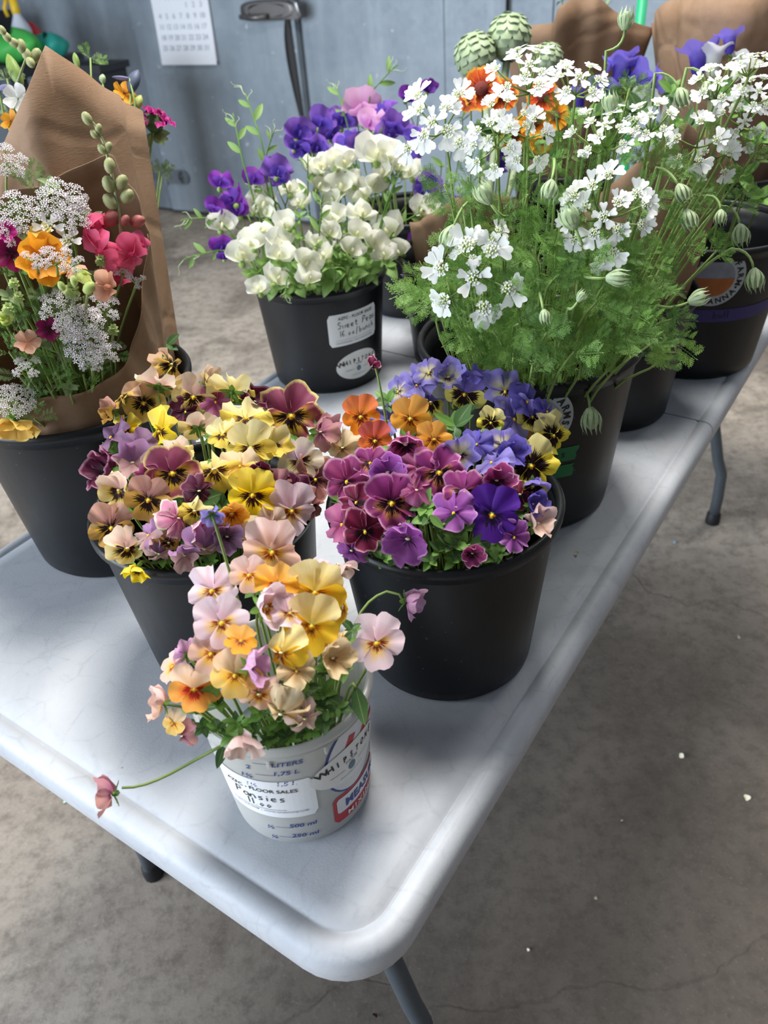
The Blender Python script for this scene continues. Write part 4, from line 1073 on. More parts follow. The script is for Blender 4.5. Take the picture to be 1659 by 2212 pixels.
def bud_mb():
    mb = MB(); mb.ball((0, 0, .42), .40, 10, 7, sc=(.78, .78, 1.12))
    for k in range(11):
        a0 = 2 * PI * k / 11
        def fn(i, j):
            rr = .06 + .36 * math.sin(PI * min(.80, .06 + j * .80)) + .10 * max(0, j - .78) * 5 * (k % 3) * .5
            a = a0 + (i - .5) * .5 * (1 - j ** 2.2) + .35 * j; 
            return (rr * math.cos(a), rr * math.sin(a), 1.05 * j + .02 * math.sin(k)), (i, j)
        mb.quadgrid(2, 7, fn)
    return mb
M_BUD = leafy('bud_green', '#93ad7c', '#ccd8b6', .3, scale=8, vein=True)
ME_BUD = bud_mb().mesh('bud', [M_BUD])
def lace_bud(b, p, size, d2, label, root_px=None, reach=None):
    s = px_size(size, p); d = (RIGHT * d2[0] + UP * d2[1] + (EYE - p).normalized() * .15).normalized()
    base, mid = inside(b, p, RN); root = empty('lace_flower_bud', base); tag(root, label, 'flower bud', 'nodding lace flower buds')
    M = frame(p - base - d * s * .5, d, UP, RN.uniform(0, 6), s); place(ME_BUD, 'bud', None, root, M)
    q = p - d * s * .5
    away = (q - b.rim); away.z = 0; away = away.normalized() if away.length > 0 else RIGHT
    n1 = q - d * s * .9 - away * s * .2
    via = (mid * .45 + n1 * .55) + Vector((0, 0, .025 if d2[1] < 0 else -.01))
    pts = bez(base, mid, via, n1 - away * s * .6, 8) + bez(n1 - away * s * .6, n1, q - d * s * .5, q, 5)[1:]
    stem_obj(root, pts, .0020, .0013, leafy('bud_stem', '#8aa860', '#a2bc78', .15, vein=False), n=6)
    return root
for px, py, sz, d2, lb in (
 (1352,42,44,(.1,1),'upright green bud at the top before the brown paper'),
 (1474,212,46,(.3,-.8),'fat nodding bud under the arched stem near the violet bells'),
 (1528,196,40,(.2,-.9),'nodding bud close to the white bell'),
 (1318,222,44,(-.1,.9),'half-open green bud above the dense lace flower'),
 (1474,418,44,(.3,-.6),'nodding bud beside the biggest lace flower, upper'),
 (1488,474,46,(.3,-.8),'nodding bud over the brown paper behind the bucket'),
 (1600,508,48,(.1,-1),'pale nodding bud hanging above the round sticker'),
 (972,514,56,(-.3,-.9),'large pale bud drooping at the tub side of the bunch'),
 (1230,470,54,(-.4,.8),'green bud touching the biggest lace flower'),
 (1045,418,50,(-.4,.6),'unfurling bud below the wide lace flower'),
 (1187,412,48,(-.2,-.9),'nodding bud between fern leaves in the centre'),
 (1630,605,50,(.1,-1),'nodding bud beyond the round sticker at the far side'),
 (1508,644,44,(.9,.4),'slim bud pointing along its stem over the purple tape'),
 (1333,600,48,(1,.05),'horizontal pale bud in front of the fern leaves'),
 (1177,684,32,(.2,-.9),'small bud low above the bucket rim'),
 (1277,908,56,(.1,-1),'pale bud hanging down the outside of the bucket'),
 (1556,470,34,(.0,-1),'small nodding bud near the dark bucket wall'),
 (1256,640,28,(.4,.6),'tiny green bud inside the fern leaves')):
    pp = dome(b, px, py, HG, RS)
    if py > 850:
        pp = on_plane(px, py, TZ + .15); 
        c_ = Vector((pp.x - b.x, pp.y - b.y, 0)); pp = b.c + c_.normalized() * (b.rt + .02) + Vector((0, 0, 0)); pp = at_dist(px, py, (b.c + (EYE - b.c).normalized() * Vector((1, 1, 0)).length * 0 + Vector((EYE.x - b.x + .1, EYE.y - b.y, 0)).normalized() * (b.rt + .03) + Vector((0, 0, .14)) - EYE).length)
    lace_bud(b, pp, sz, d2, lb)

def fern_mb(seed, L=1.0, npin=8):
    r = random.Random(seed); mb = MB()
    def strip(p, d, n, l, w):
        d = d.normalized(); sd = d.cross(n).normalized() * w
        mb.poly([p, p + d * l * .5 - sd, p + d * l, p + d * l * .5 + sd], uv=[(.3, 0), (.2, .5), (.3, 1), (.8, .5)])
    bend = r.uniform(-.5, .5)
    def ax(t): return Vector((bend * .25 * t * t, t * L, .18 * math.sin(t * 2) * (1 if seed % 2 else -1)))
    up = Vector((0, 0, 1))
    for i in range(14): strip(ax(i / 14), ax((i + 1) / 14) - ax(i / 14), up, L / 14 * 1.1, .010)
    for i in range(npin):
        t = .18 + .78 * i / npin; p = ax(t); pl = .40 * math.sin(PI * (.18 + .72 * (1 - i / npin))) * L * r.uniform(.85, 1.1)
        for sg in (-1, 1):
            d = Vector((sg * .85, .6, r.uniform(-.25, .35))).normalized(); n2 = (up + Vector((r.uniform(-.4, .4), r.uniform(-.4, .4), 0))).normalized()
            strip(p, d, n2, pl, .008)
            m = max(3, int(pl * 14))
            for k in range(m):
                q = p + d * pl * (.22 + .78 * k / m); sl = pl * .36 * (1 - .55 * k / m)
                for s2 in (-1, 1):
                    dd = (d + d.cross(n2) * s2 * .9 + Vector((0, 0, r.uniform(-.2, .3)))).normalized(); strip(q, dd, n2, sl, .0095)
                    if sl > .06:
                        strip(q + dd * sl * .45, dd + d.cross(n2) * s2 * .8, n2, sl * .55, .008); strip(q + dd * sl * .45, dd - d.cross(n2) * s2 * .8 + d * .6, n2, sl * .5, .008)
            strip(p + d * pl * .9, d, n2, pl * .25, .009)
    strip(ax(1) - Vector((0, .02, 0)), Vector((0, 1, 0)), up, .12 * L, .015)
    return mb
ME_FERN = [fern_mb(k).mesh('frond', [G_FERN]) for k in range(5)]
def fern_stem(b, p, size, d, label, group, n=4, mats=(G_FERN,), name='feathery_greenery'):
    base, mid = inside(b, p, RN); root = empty(name, base); tag(root, label, 'foliage', group)
    TOPS.append((root, p))
    s = px_size(size, p); d = d.normalized()
    stem_obj(root, bez(base, mid, p - d * s, p, 7), .0022, .0012)
    side = d.orthogonal().normalized()
    for k in range(n):
        a = k * 2.4 + RN.uniform(-.4, .4); dd = d * RN.uniform(.35, 1) + (Quaternion(d, a) @ side) * RN.uniform(.6, 1.1) + Vector((0, 0, RN.uniform(-.25, .25)))
        M = look(dd, (EYE - p).normalized() + Vector((RN.uniform(-.6, .6), RN.uniform(-.6, .6), .3))) @ Matrix.Scale(s * RN.uniform(.65, 1.05), 4); M.translation = p - base - d * s * .35 * (k / n)
        place(ME_FERN[RN.randrange(5)], 'frond', mats[RN.randrange(len(mats))], root, M)
    return root
G_FERN2 = leafy('fern_deep', '#4a7030', '#6a9248', .3, vein=False)
FSPOT = [(965,600,80),(930,640,72),(985,690,60),(1010,720,64),(1065,715,72),(1110,760,76),(1150,790,70),(1110,640,76),(1060,560,76),(1180,720,76),(1240,760,76),(1300,740,76),(1350,720,70),(1380,670,70),(1290,650,80),(1200,600,80),(1150,540,80),(1090,470,76),(1000,450,72),(960,400,60),(1010,380,60),(1140,420,70),(1210,500,80),(1260,560,80),(1340,540,76),(1400,560,76),(1420,500,70),(1380,430,70),(1250,400,70),(1170,350,64),(1240,300,64),(1320,340,64),(1400,350,64),(1450,380,64),(1440,300,60),(1500,420,60),(1540,450,64),(1600,420,60),(1480,530,64),(1550,540,56),(1450,690,60),(1410,740,56),(1360,650,64),(1040,640,70),(1120,700,64),(1330,300,56),(1290,200,56),(1360,190,56),(1200,240,56),(1580,380,56),(1630,330,56),(1540,300,50),(1220,440,70),(1320,600,70),(1430,620,60)]
for i, (px, py, sz) in enumerate(FSPOT):
    p = dome(b, px, py, HG * .92, RS * .92); out = p - (b.rim + Vector((0, 0, -.05)))
    fern_stem(b, p, sz, out * 2.2 + RIGHT * RN.uniform(-.6, .6) + UP * RN.uniform(-.4, .6), 'feathery green leaf stem among the white lace flowers', 'feathery leaves in the lace flower bucket', 6, (G_FERN, G_FERN, G_FERN2))
for i in range(40):
    a = RN.uniform(-2.9, -.1) if i % 3 else RN.uniform(0, 6.28); rr = b.rt * .88 * math.sqrt(RN.random())
    p = b.rim + Vector((rr * math.cos(a), rr * math.sin(a), RN.uniform(.0, .14)))
    fern_stem(b, p, 80, RIGHT * RN.uniform(-.7, .7) + UP * RN.uniform(.0, .8) + (EYE - p).normalized() * .3, 'feathery green leaf stem among the white lace flowers', 'feathery leaves in the lace flower bucket', 4, (G_FERN2, G_FERN))

G_FERN3 = leafy('fern_fresh', '#7ba046', '#a2c46e', .4, vein=False)
for i, (px, py, sz) in enumerate(((925,622,96),(950,665,80),(905,610,70),(1005,705,84),(1045,735,80),(1100,775,92),(1125,745,100),(1085,720,90),(1150,700,100),(1200,735,100),(1245,770,84),(1290,735,96),(1335,755,80),(1370,720,84),(1415,650,84),(1440,735,84),(1425,780,64),(1190,660,96),(1110,640,96),(1060,590,90),(1160,590,96),(1250,640,96),(1320,660,96),(1000,640,70),(1120,800,60),(1180,790,60),(1300,690,90),(1400,600,84),(1100,540,90),(1230,560,90))):
    p = dome(b, px, py, HG * .75, 1.28)
    fern_stem(b, p, sz, RIGHT * RN.uniform(-.8, .8) + UP * RN.uniform(-.5, .7) + (EYE - p).normalized() * .25, 'bright feathery leaf stem spilling forward under the white lace flowers', 'bright feathery leaves in the lace flower bucket', 5, (G_FERN3, G_FERN3, G_FERN))
for px, py in ((560,600),(600,612),(640,615),(680,612),(720,606),(760,598),(800,588),(835,572),(580,570),(660,580),(740,570),(790,556),(700,585),(620,590),(850,548)):
    sprig(B['pea'], dome(B['pea'], px, py, .06, 1.02), 40, 'green pea leaves filling the white sweet pea bunch', 'leaves in the white sweet pea bucket', 6, MATS['pea_leaf'], (RN.uniform(-.4, .4), .3, .8), 'sweet_pea_leaf_sprig', 1.3)
# ------------------------------------------------------------------ brown paper
def mat_kraft():
    t = NT('kraft_paper'); co = t.coord()
    a = t.noise(co, 9, 5, .65); f = t.noise(t.mapped(co, (1, 1, 6)), 120, 4, .7); w = t.noise(co, 5, 6, .7, 1.5)
    c = t.mix(t.step(a, .35, .65), lin('#96795f'), lin('#a88c73'))
    c = t.mix(t.math('MULTIPLY', f, .30), c, lin('#86644a'))
    c = t.mix(t.math('MULTIPLY', t.step(w, .60, .70), .5), c, lin('#94593a'))
    cr = t.n('TexVoronoi', feature='DISTANCE_TO_EDGE'); t.l(co, cr.inputs['Vector']); cr.inputs['Scale'].default_value = 11
    p = t.principled(c, .75, 0, .25, t.math('ADD', t.step(cr.outputs['Distance'], 0.0, .12), t.math('MULTIPLY', f, .3)), .35, .004)
    tr = t.n('BsdfTranslucent'); t.l(c, tr.inputs[0]); mx = t.n('MixShader'); mx.inputs[0].default_value = .22
    t.l(p, mx.inputs[1]); t.l(tr.outputs[0], mx.inputs[2]); return t.done(mx.outputs[0])
M_KRAFT = mat_kraft()
def paper(name, nu, nv, fn, label, group='brown paper bouquet wraps', loc=(0, 0, 0)):
    L0 = Vector(loc)
    mb = MB().quadgrid(nu, nv, lambda i, j: (Vector(fn(i, j)) - L0, (i, j)))
    o = mb.obj(name, M_KRAFT); o.location = L0
    m_ = o.modifiers.new('thickness', 'SOLIDIFY'); m_.thickness = .0007
    tag(o, label, 'paper wrap', group); return o
def cone_point(c0, lean, z, th, r, tc):
    """on a leaning cone round c0; th = 0 faces the camera side, growing toward the picture's right"""
    ax = c0 + lean * (z - c0.z); fx = Vector((tc.x, tc.y, 0)).normalized(); rx = Vector((-fx.y, fx.x, 0))
    if rx.dot(RIGHT) < 0: rx = -rx
    p = ax + fx * math.cos(th) * r + rx * math.sin(th) * r; p.z = z; return p
def proj(p):
    d = p - EYE; w = d.dot(FWD); return IW / 2 + CAM_F * d.dot(RIGHT) / w, IH / 2 - CAM_F * d.dot(UP) / w
def cone_wrap(name, c0, lean, r0, k, edge, label, z0, seed=1, back=50, wob=.05):
    """edge: the paper's upper edge as a line of photo points; the wrap is cut to reach it"""
    tc = EYE - c0; rnd = random.Random(seed); ph = rnd.uniform(0, 6)
    def rad(z, th): return (r0 + k * (z - z0)) * (1 + wob * math.sin(3 * th + ph) * (z - z0) / .3 + .02 * math.sin(9 * th + ph))
    def Y_(x):
        if x <= edge[0][0]: return edge[0][1]
        for (a, ya), (b_, yb) in zip(edge[:-1], edge[1:]):
            if a <= x <= b_: return ya + (yb - ya) * (x - a) / (b_ - a)
        return edge[-1][1]
    def top_z(th):
        lo, hi = z0, z0 + .75
        for n in range(60):
            z = z0 + .75 * n / 60; x, y = proj(cone_point(c0, lean, z, th, rad(z, th), tc))
            if y < Y_(x) + (back if math.cos(th) < 0 else 0): break
        lo, hi = max(z0, z - .0125), z
        for n in range(14):
            m_ = (lo + hi) / 2; x, y = proj(cone_point(c0, lean, m_, th, rad(m_, th), tc))
            if y < Y_(x) + (back if math.cos(th) < 0 else 0): hi = m_
            else: lo = m_
        return lo
    tz = {}
    def fn(i, j):
        th = -PI * .98 + 2 * PI * .98 * i
        if i not in tz: tz[i] = top_z(th)
        z = z0 + (tz[i] - z0) * j; return cone_point(c0, lean, z, th, rad(z, th) + .003 * j * math.sin(14 * th + ph), tc)
    return paper(name, 150, 12, fn, label, loc=c0)
bq = B['bouquet']
# the rear bouquet in its tall wrap, seen from outside
c0 = Vector((bq.x + .032, bq.y + .040, TZ + .09))
cone_wrap('paper_wrap', c0, Vector((-.12, .30, 0)), .078, .13, [(-300, 700), (-60, 460), (0, 325), (100, 98), (310, 245), (333, 300), (340, 330), (400, 420)], 'tall brown paper cone behind the open mixed bouquet', TZ + .09, 3, 30)
# the near bouquet: a wrap open toward the viewer
LIP = [(318,505,.95),(310,600,.945),(294,715,.94),(265,790,.938),(200,838,.94),(110,858,.942),(10,862,.945),(-70,800,.945),(-90,640,.945),(-40,480,.95),(40,412,.955),(130,385,.965),(222,334,.975),(262,372,.968),(300,440,.957)]
DL = 0.0
lip = [at_dist(x, y, d * (1.0 + DL)) for x, y, d in LIP]
nb = 60
def lip_at(t):
    f = t * len(lip); k = int(f) % len(lip); a = f - int(f); P = [lip[(k + m) % len(lip)] for m in (-1, 0, 1, 2)]
    return .5 * ((2 * P[1]) + (-P[0] + P[2]) * a + (2 * P[0] - 5 * P[1] + 4 * P[2] - P[3]) * a * a + (-P[0] + 3 * P[1] - 3 * P[2] + P[3]) * a ** 3)
kc = Vector((bq.x + .008, bq.y - .024, TZ + .16))
_f = Vector((EYE.x - kc.x, EYE.y - kc.y, 0)).normalized(); _r = Vector((-_f.y, _f.x, 0)); _r = _r if _r.dot(RIGHT) > 0 else -_r
def near_fn(i, j):
    a = -i * 2 * PI + .35          # runs clockwise as the lip list does
    base = kc + _r * math.cos(a) * .088 - _f * math.sin(a) * .084
    q = lip_at(i % 1.0); t = j
    p = base.lerp(q, t); mid_ = math.sin(PI * t) * .010
    out = (p - (kc + Vector((0, 0, .1)))); p = p + out.normalized() * mid_ + out.normalized() * .003 * math.sin(i * 70) * t
    dxy = Vector((p.x - bq.x, p.y - bq.y, 0)); lim = bq.wr(min(bq.h, max(0, p.z - bq.c.z))) - .010
    if p.z < bq.rim.z + .012 and dxy.length > lim:      # pressed against the inside of the rim
        dxy = dxy.normalized() * lim; p = Vector((bq.x + dxy.x, bq.y + dxy.y, p.z))
    return p
paper('paper_wrap', nb * 2, 24, near_fn, 'brown paper wrap open toward the viewer, full of mixed flowers', loc=kc)

# ------------------------------------------------------------------ flowers of the mixed bouquet
M_COR = petal_mat('coriander_petal', '#e6d6e0', '#f4eff2', None, None, 0, .4, .4, .05, .35)
def coriander_mesh(seed):
    r = random.Random(seed); mb = MB()
    for k in range(11):
        a = k * 2.4; q = .8 * math.sqrt(k / 10); c = Vector((q * math.cos(a), q * math.sin(a), .25 - .3 * q * q + r.uniform(-.06, .06)))
        n_ = (Vector((0, 0, 1)) + c * .6).normalized(); fr = frame(c, n_, Vector((math.cos(r.uniform(0, 6)), math.sin(r.uniform(0, 6)), 0.1)), 0, .30 * r.uniform(.8, 1.15))
        for j in range(5):
            mb.add(fan(j * 2 * PI / 5, R(30), 1, 0, .1, .2, 3, j, .1, .2, 3, 2.4, 4, 2), fr)
        i0 = len(mb.mi); mb.ball(c + n_ * .04, .07, 5, 3); mb.mi[i0:] = [1] * (len(mb.mi) - i0)
    i0 = len(mb.mi)
    for k in range(11):
        a = k * 2.4; q = .8 * math.sqrt(k / 10); mb.tube([(0, 0, -.9), (q * .8 * math.cos(a), q * .8 * math.sin(a), -.1), (q * math.cos(a), q * math.sin(a), .22 - .3 * q * q)], .018, 4)
    mb.mi[i0:] = [2] * (len(mb.mi) - i0)
    return mb.mesh('floret', [M_COR, flat('coriander_eye', '#a08a98', .6), G_STEM])
ME_COR = [coriander_mesh(k) for k in range(3)]
def bq_pt(px, py, off=0.0):
    """a point on the face of the near bouquet, bulging out of the wrap's mouth"""
    cx_, cy_ = 120, 620; q = min(1, math.hypot((px - cx_) / 200, (py - cy_) / 290)); y_ = (py - 334) / 540
    d = .968 + (.928 - .968) * max(-.1, min(1.15, y_)) - .045 * (1 - q * q)
    return at_dist(px, py, d - off)
class _Hold:                       # stems of the wrapped flowers run down into the wrap's neck
    pass
def neck(p):
    base = kc + Vector((RN.uniform(-.02, .02), RN.uniform(-.02, .02), -.09)); return base, kc + (p - kc) * .22 + Vector((RN.uniform(-.015, .015), RN.uniform(-.015, .015), .05 + max(0, kc.z + .10 - p.z) * .8))
def bq_root(name, p, label, cat, f, s, group='flowers in the near mixed bouquet', r=.0014, mat=None):
    base, mid = neck(p); root = empty(name, base); tag(root, label, cat, group); TOPS.append((root, p))
    stem_obj(root, bez(base, mid, p - f * min(.06, s * 3), p, 8), r * 1.2, r, mat); return root, p - base
def coriander(px, py, size, label, n=6, fc=(0, .4, .8), off=0.0):
    p = bq_pt(px, py, off); f = face_dir(p, fc); s = px_size(size * .62, p)
    root, lp = bq_root('coriander_flower', p - f * s * .7, label, 'flower', f, s, 'lacy pinkish umbels in the near bouquet')
    t1 = f.orthogonal().normalized(); t2 = f.cross(t1); mb = MB()
    for k in range(n):
        a = 2 * PI * k / max(1, n - 1); q = 0 if k == 0 else .68
        out = t1 * math.cos(a) + t2 * math.sin(a); c = lp + f * s * .7 + out * q * s * RN.uniform(.85, 1.1) - f * s * .15 * q
        place(ME_COR[RN.randrange(3)], 'floret', None, root, frame(c, f + out * .4 * q, UP, RN.uniform(0, 6), s * .40)); mb.tube([lp, c - f * s * .3], .0007, 4)
    mb.obj('rays', G_STEM, root)
for px, py, sz, n, lb in ((20,345,70,6,'pale umbel touching the paper edge at the top corner'),(35,450,90,7,'pale umbel beside the upper one, over dark stems'),(128,425,90,7,'pale umbel in front of the paper fold'),(165,432,50,4,'small pale umbel close to the paper fold'),(160,465,70,6,'greyish umbel in shade of the paper'),(120,555,64,5,'pale umbel lying over the orange poppy'),(160,565,44,4,'small umbel at the rim of the orange poppy'),(268,580,46,5,'small umbel below the pink snapdragon'),(296,605,36,4,'tiny umbel against the paper lip'),(130,655,76,7,'pale umbel left of the green buds'),(178,690,80,8,'dense pale umbel in the middle of the bunch'),(225,660,60,5,'pale umbel under the peach snapdragon'),(185,745,84,8,'largest pale umbel low in the bunch'),(225,755,60,6,'pale umbel beside the paper curve'),(30,860,76,8,'pale umbel hanging over the bucket rim'),(55,790,56,5,'small pale umbel in the lower greenery'),(195,780,50,5,'pale umbel lowest above the paper'),(12,500,60,5,'pale umbel at the picture edge beside magenta petals'),(150,710,60,6,'pale umbel behind the dense one'),(75,555,50,4,'pale umbel between poppy and magenta petals')):
    coriander(px, py, sz, lb, n, (RN.uniform(-.2, .2), .5, .8), .035 if 'poppy' in lb else .01)
for px, py, sz, lb in ((105,490,70,'white lace floret inside the mixed bouquet'),(145,520,66,'white lace floret with big petals near the orange poppy'),(10,520,60,'white lace floret before the magenta petals')):
    p = bq_pt(px, py); 
    root, lp = bq_root('lace_flower', p, lb, 'flower', face_dir(p, (0, .3, .9)), .02, 'white lace florets in the near bouquet')
    h_ = place(ME_HEART[0], 'floret', None, root, frame(lp, face_dir(p, (-.2, .4, .9)), UP, 0, px_size(sz * .4, p)))
    for j in range(5): place(ME_LP[j % 3], 'petal', None, h_, Matrix.Rotation(j * 1.1 - 1.6, 4, 'Z') @ Matrix.Translation((0, .26, .02)))
# poppy, ranunculus and other round blooms
def bloom(px, py, size, layers, mats, label, fc, name, off=0.0, cat='flower', cup=.6, heart=None, at=None):
    p = at or bq_pt(px, py, off); f = face_dir(p, fc); s = px_size(size / 2, p)
    root, lp = bq_root(name, p - f * s * .2, label, cat, f, s)
    for k in range(layers):
        npet = 5 if k < 2 else 4
        for j in range(npet):
            R_ = 1.0 - .2 * k; fanm = fan(j * 2 * PI / npet + k * .6, R(48), R_, .02 + .10 * k, 0, .7, 5, j + k, .05, cup + .35 * k + .1 * math.sin(j * 2), 2.5, 2.1, 10, 5).mesh('petal', [mats[k % len(mats)]])
            place(fanm, 'petal', None, root, frame(lp + f * s * .2, f, UP, 0, s))
    if heart: MB().ball((0, 0, .18), .2, 8, 5).obj('heart', heart, root, M=frame(lp + f * s * .2, f, UP, 0, s))
    place(ME_CALYX, 'calyx', None, root, frame(lp + f * s * .2, f, UP, 0, s)); return root
M_ORG = petal_mat('poppy_orange', '#d88a1c', '#f0a832', None, '#8a3a14', .14, .4, .5, .25); M_YEL = petal_mat('ranunculus_yellow', '#e0b64a', '#efca6a', None, None, 0, .4, .5, .12)
M_MAG = petal_mat('dianthus_magenta', '#8a0f58', '#c01c86', '#d850a8', '#5a0838', .25, .5); M_MAGD = petal_mat('dianthus_dark', '#5a0a34', '#8a1452', None, '#3a0620', .3, .5)
M_PINK = petal_mat('snapdragon_pink', '#d63a68', '#ea6a92', None, None, 0, .4, .5, .06); M_PEACH = petal_mat('snapdragon_peach', '#dc9a7c', '#e8b49a', None, None, 0, .4); M_LIME = petal_mat('snapdragon_lime', '#b8c860', '#d2dc88', None, None, 0, .4)
bloom(90, 560, 125, 2, [M_ORG], 'large orange poppy cupped open in the mixed bouquet', (.3, .1, .9), 'orange_poppy', .005, cup=.7)
bloom(88, 505, 54, 1, [M_YEL], 'small yellow petals just above the orange poppy', (-.2, .5, .6), 'yellow_flower', cup=.9)
bloom(25, 548, 80, 1, [M_MAGD], 'dark magenta flower beside the orange poppy', (-.1, .2, .9), 'magenta_dianthus', cup=.2)
bloom(12, 500, 50, 1, [M_MAG], 'bright magenta petals at the picture edge', (-.1, .3, .9), 'magenta_dianthus', .01, cup=.2)
bloom(105, 712, 56, 1, [M_MAGD], 'dark red flower half hidden in the lower bunch', (0, .3, .9), 'dark_red_flower', cup=.2)
bloom(60, 740, 60, 1, [M_PEACH], 'rusty pink petals in the lower bunch', (0, .3, .9), 'rusty_flower', cup=.6)
bloom(12, 692, 44, 2, [M_LIME], 'pale yellow bud flower near the picture edge', (0, .4, .8), 'pale_flower', cup=1.2)
pdown = at_dist(30, 912, (on_plane(60, 930, bq.rim.z) - EYE).length - .045)
bloom(26, 930, 120, 2, [M_YEL], 'yellow ranunculus hanging head down over the bucket', (.0, -1.0, .25), 'yellow_ranunculus', at=pdown, cup=1.0)
# snapdragons
def snap_mesh(mt, seed):
    r = random.Random(seed); mb = MB(); mb.ball((0, 0, .30), .33, 9, 6, sc=(1, .8, 1.2))
    for ph_, A_, L_ in ((90 + 35, 50, .85), (90 - 35, 50, .85), (270, 50, .75), (270 - 58, 42, .7), (270 + 58, 42, .7)):
        mb.add(fan(R(ph_), R(A_), L_, .62, -.15, .55, 4, r.uniform(0, 6), 0, -.9, 2.5, 2.1, 8, 4))
    return mb.mesh('floret', [mt])
ME_SNAP = [snap_mesh(M_PINK, 1), snap_mesh(M_PINK, 2)]; ME_SNAPP = snap_mesh(M_PEACH, 3); ME_SNAPL = snap_mesh(M_LIME, 4)
ME_SB = MB().ball((0, 0, .5), .5, 9, 6, sc=(.72, .72, 1)).mesh('bud', [None])
M_SBUD = leafy('snap_bud', '#8f9a62', '#b6b487', .2, scale=12, vein=False); M_SBUDP = leafy('snap_bud_pink', '#c0566c', '#a87a5c', .25, scale=8, vein=False)
def snapdragon(spine, label, florets, buds, dist):
    pts = [at_dist(x, y, d) for (x, y), d in zip(spine, dist)]; base, mid = neck(pts[0])
    root = empty('snapdragon', base); tag(root, label, 'flower', 'flowers in the near mixed bouquet')
    path = bez(base, mid, mid + (pts[0] - mid) * .7, pts[0], 5)[:-1] + pts
    stem_obj(root, path, .0026, .0012, leafy('snap_stem', '#9aa572', '#b2b98a', .15, vein=False), n=6)
    for (x, y, sz, ang, mt, d) in florets:
        p = at_dist(x, y, d); s = px_size(sz * .72, p); f = (RIGHT * math.cos(R(ang)) + UP * math.sin(R(ang)) + (EYE - p).normalized() * .8).normalized()
        place(mt, 'floret', None, root, frame(p - base - f * s * .3, f, UP, 0, s))
    for (x, y, sz, ang, mt, d) in buds:
        p = at_dist(x, y, d); s = px_size(sz, p); f = (RIGHT * math.cos(R(ang)) + UP * math.sin(R(ang)) + (EYE - p).normalized() * .3).normalized()
        place(ME_SB, 'bud', mt, root, frame(p - base - f * s * .5, f, UP, 0, s))
D0 = .925
snapdragon([(262,520),(256,450),(240,370),(225,310),(205,270),(184,248)], 'pink snapdragon with a long spike of green buds before the paper',
    [(205,505,92,170,ME_SNAP[0],D0),(232,540,90,200,ME_SNAP[1],D0-.01),(275,545,86,-40,ME_SNAP[0],D0-.01),(220,480,56,120,ME_SNAP[1],D0+.01),(298,530,60,-10,ME_SNAP[1],D0),(250,590,80,-90,ME_SNAP[0],D0+.015)],
    [(240,472,42,60,M_SBUDP,D0),(297,478,36,20,M_SBUDP,D0),(270,476,26,60,M_SBUDP,D0-.005),(238,436,38,130,M_SBUD,D0),(274,425,38,50,M_SBUD,D0),(234,398,36,110,M_SBUD,D0),(262,394,36,60,M_SBUD,D0),(237,358,34,95,M_SBUD,D0-.005),(220,322,24,120,M_SBUD,D0),(234,318,24,70,M_SBUD,D0),(204,290,22,130,M_SBUD,D0),(213,278,22,80,M_SBUD,D0),(188,256,30,120,M_SBUD,D0)],
    [D0,D0,D0,D0,D0,D0])
snapdragon([(185,660),(190,630),(195,600)], 'peach snapdragon beside green leafy buds',
    [(223,618,70,-20,ME_SNAPP,.875),(165,590,52,120,ME_SNAPP,.89),(178,598,50,60,ME_SNAPL,.88)], [(193,622,34,40,leafy('lime_bud','#a8bc62','#c2cf84',.25,vein=False),.87),(133,618,22,120,MATS['lime_bud'],.875),(160,606,24,100,MATS['lime_bud'],.87)], [.90,.89,.88])
snapdragon([(30,200),(60,115),(20,85)], 'green budded snapdragon spike leaning past the paper tip', [], [(58,118,30,120,M_SBUD,1.15),(78,120,32,70,M_SBUD,1.15),(46,100,30,100,M_SBUD,1.15),(30,92,26,150,M_SBUD,1.15),(15,80,24,130,M_SBUD,1.15),(5,66,22,120,M_SBUD,1.15),(66,135,26,-60,M_SBUD,1.14)], [1.16,1.15,1.15])
# green pine-cone like buds
M_HOP = leafy('hop_green', '#9fb567', '#c4d295', .3, vein=False)
def cone_bud(px, py, size, label):
    p = bq_pt(px, py, .01); f = face_dir(p, (0, .5, .8)); s = px_size(size / 2, p); root, lp = bq_root('leafy_bud', p - f * s * .6, label, 'flower bud', f, s)
    me = leaf_mb(1, .36, 1.2, 0, 4, fold=.1).mesh('bract', [M_HOP])
    for k in range(22):
        a = k * 2.4; t = k / 21; d = (f * (.15 + t) + (f.orthogonal().normalized() * math.cos(a) + f.cross(f.orthogonal().normalized()) * math.sin(a)) * (1.05 - t)).normalized()
        M = look(d, f) @ Matrix.Scale(s * .62, 4); M.translation = lp + f * s * (.1 + .5 * t); place(me, 'bract', None, root, M)
for px, py, sz, lb in ((155,625,66,'round leafy green bud in the middle of the bunch'),(245,710,44,'leafy green bud near the paper curve'),(218,560,46,'pale striped bud hanging before the pink snapdragon'),(18,665,50,'grey-green leafy bud at the picture edge'),(40,640,44,'grey-green bud beside the edge one'),(30,610,44,'upright grey-green bud under the dark magenta flower')): cone_bud(px, py, sz, lb)
class _N: pass
_nb = _N(); _nb.x, _nb.y = kc.x, kc.y; _nb.c = kc - Vector((0, 0, .09)); _nb.h = .08; _nb.rt = .07; _nb.lip = .002; _nb.rb = .05; _nb.rim = kc
